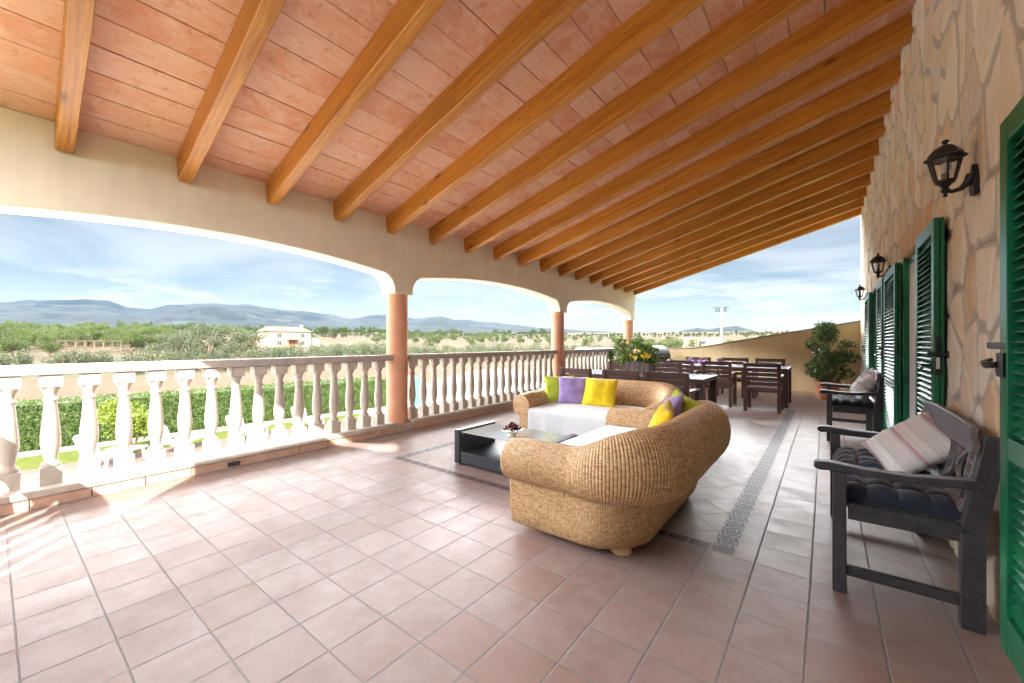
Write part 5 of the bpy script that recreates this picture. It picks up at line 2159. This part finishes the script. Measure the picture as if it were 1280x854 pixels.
def plant(kind, px, d, s, label, group, sz=None):
    x, y = at(px, d)
    p = rt.choice(protos[kind])
    z = gz(x, y) - 0.05
    rz = rt.uniform(0, 2 * pi)
    sc_ = (s * rt.uniform(0.92, 1.1), s * rt.uniform(0.92, 1.1), sz or s * rt.uniform(0.92, 1.08))
    if p.name not in used:
        used.add(p.name)
        p.location = (x, y, z)
        p.rotation_euler = (0, 0, rz)
        p.scale = sc_
        tag(p, label, 'bush' if 'bush' in kind else 'tree', group)
        return p
    o = dup(p, (x, y, z), rz, label, group, sc_)
    o['category'] = 'bush' if 'bush' in kind else 'tree'
    return o


OG = 'olive trees beyond the hedge'
for px, d, s in ((222, 60, 1.0), (243, 64, 1.1), (262, 58, 1.12), (283, 62, 1.15), (301, 57, 1.0), (316, 63, 1.0), (206, 66, 0.9)):
    plant('olive_tree', px, d, s, 'big grey-green olive tree of the cluster left of the white farmhouse', OG)
for px, d, s in ((4, 52, 1.0), (22, 55, 1.0), (80, 50, 1.0), (100, 52, 1.15), (122, 54, 1.05), (172, 54, 1.0), (188, 52, 1.1), (60, 45, 0.5), (170, 44, 0.5)):
    plant('olive_bush', px, d, s, 'low grey-green olive bush just above the sunlit balustrade rail', 'olive bushes beyond the hedge')
for px, d, s in ((208, 50, 1.0), (228, 52, 1.0), (250, 49, 1.0), (272, 52, 1.1), (296, 50, 1.0), (322, 52, 1.2), (338, 55, 1.2), (350, 57, 1.1)):
    plant('olive_bush', px, d, s, 'low grey-green olive bush at the foot of the olive cluster', 'olive bushes beyond the hedge')
for px, d, s in ((368, 66, 1.2), (392, 70, 1.3), (412, 68, 1.35), (426, 74, 1.4), (443, 70, 1.35), (460, 74, 1.4), (476, 72, 1.4)):
    plant('olive_bush', px, d, s, 'low grey-green olive bush in the row below and right of the white farmhouse', 'olive bushes beyond the hedge')
for px, d, s in ((-6, 96, 1.0), (8, 104, 0.95), (20, 92, 0.9), (47, 105, 1.05), (62, 110, 1.1), (75, 102, 0.95), (110, 118, 1.1), (125, 124, 1.05), (140, 108, 0.95), (150, 120, 1.1), (165, 100, 1.0), (178, 104, 0.95), (190, 112, 1.1), (35, 120, 1.1), (95, 125, 1.15), (204, 116, 1.0)):
    plant('almond_tree', px, d, s, 'yellow-green tree of the belt below the mountains at the left edge', 'green trees below the mountains')
for px, d, s in ((62, 74, 0.7), (15, 76, 0.75)):
    plant('almond_tree', px, d, s, 'small autumn-tinged tree standing on bare soil at the left edge', 'small trees on the bare soil')
for px, d, s in ((518, 88, 0.9), (540, 86, 0.95), (562, 92, 0.95), (584, 88, 1.0), (600, 96, 1.1), (612, 88, 0.9), (628, 94, 1.0), (646, 92, 0.9), (664, 96, 0.95), (682, 94, 0.9), (720, 98, 0.9), (745, 100, 0.9), (765, 104, 0.9)):
    plant('olive_bush', px, d, s * 1.15, 'low grey-green bush in the field seen through the middle arches', 'bushes in the far field')
for i in range(16):
    px = -20 - i * 22
    plant('almond_tree', px, rt.uniform(80, 120) * (1 if i < 8 else 0.8), rt.uniform(0.9, 1.1), 'yellow-green tree of the belt below the mountains at the left edge', 'green trees below the mountains')
xx = -10
while xx < 212:
    plant('almond_tree', xx, rt.uniform(128, 165), rt.uniform(0.95, 1.2), 'yellow-green tree of the belt below the mountains at the left edge', 'green trees below the mountains')
    xx += rt.uniform(8, 13)
xx = 486
while xx < 770:
    plant('olive_bush', xx, rt.uniform(66, 118), rt.uniform(0.85, 1.25), 'low grey-green bush in the field seen through the middle arches', 'bushes in the far field')
    xx += rt.uniform(7, 12)
xx = 340
while xx < 482:
    plant('olive_bush', xx, rt.uniform(58, 84), rt.uniform(1.0, 1.35), 'low grey-green olive bush in the row below and right of the white farmhouse', 'olive bushes beyond the hedge')
    xx += rt.uniform(9, 14)
FG = 'trees of the far belt'
xx = 150
while xx < 1000:
    d = rt.uniform(240, 340)
    plant('pine_tree', xx, d, rt.uniform(0.75, 1.1) * (0.9 if xx < 480 else 0.72 if xx < 690 else 0.42), 'dark green tree of the distant belt under the mountains', FG)
    xx += rt.uniform(3.6, 6.5)
xx = 470
while xx < 800:
    plant('almond_tree', xx, rt.uniform(170, 230), rt.uniform(0.6, 0.9) * (1 if xx < 690 else 0.7), 'pale green tree of the line seen through the middle arches', 'tree line in the middle arches')
    xx += rt.uniform(9, 22)
for px, d, sz_ in ((796, 120, 0.55), (806, 110, 0.62), (815, 130, 0.6), (828, 118, 0.62), (838, 124, 0.66), (848, 130, 0.66), (858, 140, 0.6), (890, 135, 0.5), (897, 128, 0.55), (912, 140, 0.45)):
    plant('almond_tree', px, d, sz_, 'green tree rising just above the boundary wall', 'trees above the boundary wall')
for px, d, s in ((490, 130, 1.1), (535, 150, 1.0), (590, 165, 1.0), (690, 160, 1.2), (735, 150, 1.1), (820, 90, 1.0), (842, 95, 1.1), (866, 100, 1.1)):
    plant('field_bush', px, d, s, 'rounded green bush dotted over the straw-coloured field', 'bushes on the straw field')

# ---- farmhouse
x, y = at(360, 138)
FZ = gz(x, y) - 0.1
fh = thing('farmhouse', 'cream two-storey farmhouse with a low tiled roof in the fields', 'house', (x, y, FZ), atan2(-y, -x) + radians(90) + radians(14))
q = MB()
q.box((0, 4.5, 2.75), (14.5, 9.0, 5.5))
q.build('wall', M['house'], fh)
q = MB()
lo = [q.v(p) for p in ((-7.7, -0.5, 5.502), (7.7, -0.5, 5.502), (7.7, 9.5, 5.502), (-7.7, 9.5, 5.502))]
hi = [q.v(p) for p in ((-5.5, 4.5, 7.2), (5.5, 4.5, 7.2))]
q.face([lo[0], lo[1], hi[1], hi[0]])
q.face([lo[2], lo[3], hi[0], hi[1]])
q.face([lo[1], lo[2], hi[1]])
q.face([lo[3], lo[0], hi[0]])
q.face(lo)
rf_ = q.build('roof', M['rooftile'], fh)
q = MB()
q.box((5.6, 5.2, 7.4), (0.9, 0.9, 1.2))
q.build('chimney', M['house'], rf_)
q = MB()
q.box((8.9, 4.0, 1.6), (3.2, 6.0, 3.2))
q.build('annex', M['house'], fh)
for wx in (-2.6, 4.6):
    for wz in (1.6, 4.2):
        q = MB()
        q.box((wx, 0.0, wz), (1.25, 0.10, 1.25))
        wdw = q.build('window', M['shutter_dark'], fh)
        q = MB()
        q.box((wx, -0.07, wz), (0.08, 0.05, 1.3))
        q.box((wx - 0.95, -0.04, wz), (0.6, 0.06, 1.3))
        q.box((wx + 0.95, -0.04, wz), (0.6, 0.06, 1.3))
        q.box((wx, -0.08, wz - 0.72), (2.6, 0.18, 0.1))
        q.build('frame', M['house'], wdw)
q = MB()
q.box((1.2, -0.06, 1.15), (1.6, 0.12, 2.3))
q.build('door', M['wood_door'], fh)
q = MB()
q.box((1.2, -0.9, 2.7), (3.6, 1.9, 0.18))
for s in (-1, 1):
    q.box((1.2 + s * 1.6, -1.7, 1.3), (0.25, 0.25, 2.6))
q.build('porch', M['wood_door'], fh)

x, y = at(318, 150)
t = thing('barn', 'low red-brown farm building left of the white farmhouse', 'barn', (x, y, gz(x, y) - 0.1), atan2(-y, -x) + radians(90))
q = MB()
q.box((0, 2.5, 1.4), (9, 5, 2.8))
q.build('wall', M['brick_red'], t)
q = MB()
q.prism([(-0.3, 2.81), (5.3, 2.81), (2.5, 4.0)], -4.8, 4.8, lambda u, v, w: (w, u, v))
q.build('roof', M['rooftile'], t)

x, y = at(876, 128)
t = thing('barn', 'small pinkish building just above the boundary wall near the floodlight mast', 'barn', (x, y, gz(x, y) - 0.1), atan2(-y, -x) + radians(90))
q = MB()
q.box((0, 2.5, 1.5), (11, 5, 3.0))
q.build('wall', plain('pink_render', (0.62, 0.42, 0.34), 0.9, 0.1, 0.6), t)
q = MB()
q.prism([(-0.3, 3.01), (5.3, 3.01), (2.5, 3.8)], -5.7, 5.7, lambda u, v, w: (w, u, v))
q.build('roof', M['rooftile'], t)
q = MB()
q.box((0.5, -0.03, 2.1), (2.0, 0.06, 1.0))
q.build('window', M['shutter_dark'], t)

x, y = at(745, 62)
t = thing('shed', 'long low shed with a pale blue roof seen over the farthest balustrade rail', 'shed', (x, y, gz(x, y)), atan2(-y, -x) + radians(90))
q = MB()
q.box((0, 1.5, 1.0), (5.6, 3, 2.0))
q.build('wall', M['house'], t)
q = MB()
q.prism([(-0.3, 2.01), (3.3, 2.01), (1.5, 2.6)], -3.1, 3.1, lambda u, v, w: (w, u, v))
q.build('roof', M['pale_blue'], t)

x, y = at(112, 88)
t = thing('field_pergola', 'long brown timber pergola among the trees at the left', 'pergola', (x, y, gz(x, y)), atan2(-y, -x) + radians(88))
for i in range(8):
    q = MB()
    for yy in (0, 2.6):
        q = MB()
        q.box((-4.9 + i * 1.4, yy, 1.25), (0.16, 0.16, 2.5))
        q.build('post', M['shed_wood'], t)
q = MB()
q.box((0, 0, 2.6), (10.6, 0.14, 0.2))
q.box((0, 2.6, 2.6), (10.6, 0.14, 0.2))
for i in range(24):
    q.box((-5.0 + i * 0.435, 1.3, 2.77), (0.12, 3.4, 0.12))
q.build('roof_frame', M['shed_wood'], t)
q = MB()
for z in (0.6, 1.1):
    q.box((0, 0.0, z), (10.2, 0.06, 0.14))
q.build('rail', M['shed_wood'], t)

x, y = at(902, 118)
t = thing('floodlight_mast', 'tall pale floodlight mast standing beyond the boundary wall', 'mast', (x, y, gz(x, y)), atan2(-y, -x) + radians(90))
top = 1.25 + 43 * 118 / FPX - gz(x, y)
q = MB()
q.lathe([(0.26, 0), (0.15, top)], (0, 0, 0), 12)
q.build('pole', M['steel'], t, smooth=True)
q = MB()
q.box((-0.1, 0, top + 0.1), (4.4, 0.14, 0.14))
q.build('crossbar', M['black_iron'], t)
for xl in (-1.45, -1.0, -0.55, 0.75, 1.15):
    q = MB()
    q.box((xl, -0.15, top - 0.55), (0.34, 0.5, 0.95), Matrix.Rotation(radians(-20), 3, 'X'))
    q.build('floodlight', M['black_iron'], t)

# ---- mountains
RIDGE = [(-400, 386), (-150, 380), (-60, 384), (0, 377), (40, 372), (105, 372), (130, 374), (165, 384), (185, 385), (215, 379), (260, 377), (300, 380), (335, 385), (370, 388), (410, 391), (440, 397), (470, 393),
         (495, 394), (520, 399), (548, 396), (575, 401), (610, 403), (650, 408), (690, 411), (740, 415), (790, 420), (820, 421), (842, 417), (860, 412), (872, 410), (884, 411.5), (905, 409), (920, 407.5), (935, 411), (952, 419), (975, 424), (1080, 426), (1200, 424)]


def ridge_y(px):
    for (a, ya), (b, yb) in zip(RIDGE, RIDGE[1:]):
        if a <= px <= b:
            f = (px - a) / (b - a)
            f = f * f * (3 - 2 * f)
            return ya + (yb - ya) * f
    return 424


def hill_mat():
    k = T('mountain_scrub')
    v = k.coord()
    n = k.noise(v, 0.004, 8, 0.65)
    n2 = k.noise(v, 0.011, 7, 0.72, 0.5)
    c = k.mix(k.range(n2, 0.42, 0.60), (0.0015, 0.003, 0.003), (0.014, 0.018, 0.013))
    geo = k.n('ShaderNodeNewGeometry')
    nz = k.xyz(geo.outputs['Normal'])[2]
    rock = k.math('MULTIPLY', k.range(n, 0.55, 0.68), k.range(n2, 0.42, 0.62, 0, 0.8))
    c = k.mix(rock, c, (0.085, 0.082, 0.078))
    k.set(c, 0.95, 0, 0.1)
    return k.m


q = MB()
cols = []
NP = 420
NR = 26
for i in range(NP + 1):
    px = -400 + 1600 * i / NP
    tn_ = (px - 640) / FPX
    x1, y1 = at(px, 1.0)
    ln = sqrt(x1 * x1 + y1 * y1)
    near_hill = max(0, min(1, (px - 790) / 30)) * max(0, min(1, (1000 - px) / 30))
    Rr = 3100 - 900 * near_hill
    dz = Rr / ln
    zt = EYE + (428 - ridge_y(px)) * dz / FPX
    col = []
    for j in range(NR + 1):
        f = j / NR
        r = 1500 + (Rr - 1500) * f / 0.8 if f <= 0.8 else Rr + (f - 0.8) / 0.2 * 700
        zb = tz(r) - 3
        g = (f / 0.8) if f <= 0.8 else 1 - (f - 0.8) / 0.2 * 1.02
        X, Y = x1 / ln * r, y1 / ln * r
        nn = noise.fractal((X * 0.0016, Y * 0.0016, 3.3), 0.9, 2.1, 6)
        n3 = 1 - abs(noise.noise((X * 0.0035, Y * 0.0035, 1.1))) * 2
        z = zb + (zt - zb) * max(0, g) ** 1.25
        amp = (zt - zb) * (0.42 if f < 0.75 else 0.14)
        z += amp * (nn * 0.55 + n3 * 0.25 - 0.12) * min(1, g * 1.6) if g > 0 else 0
        col.append(q.v((X, Y, z)))
    cols.append(col)
for a, b in zip(cols, cols[1:]):
    for j in range(NR):
        q.face([a[j], b[j], b[j + 1], a[j + 1]])
hl = q.build('mountains', hill_mat(), smooth=True, angle=180)
tag(hl, kind='structure')

# ---- the air between
q = MB()
q.span((-4300, -4300, -3.6), (4300, 4300, 330))
hz = q.build('haze', bpy.data.materials.new('air'))
mt = hz.data.materials[0]
mt.use_nodes = True
nt = mt.node_tree
nt.nodes.clear()
pv = nt.nodes.new('ShaderNodeVolumePrincipled')
pv.inputs['Color'].default_value = (0.22, 0.56, 1.0, 1)
pv.inputs['Density'].default_value = 0.000026
pv.inputs['Anisotropy'].default_value = 0.2
ou = nt.nodes.new('ShaderNodeOutputMaterial')
nt.links.new(pv.outputs[0], ou.inputs['Volume'])
tag(hz, kind='stuff')
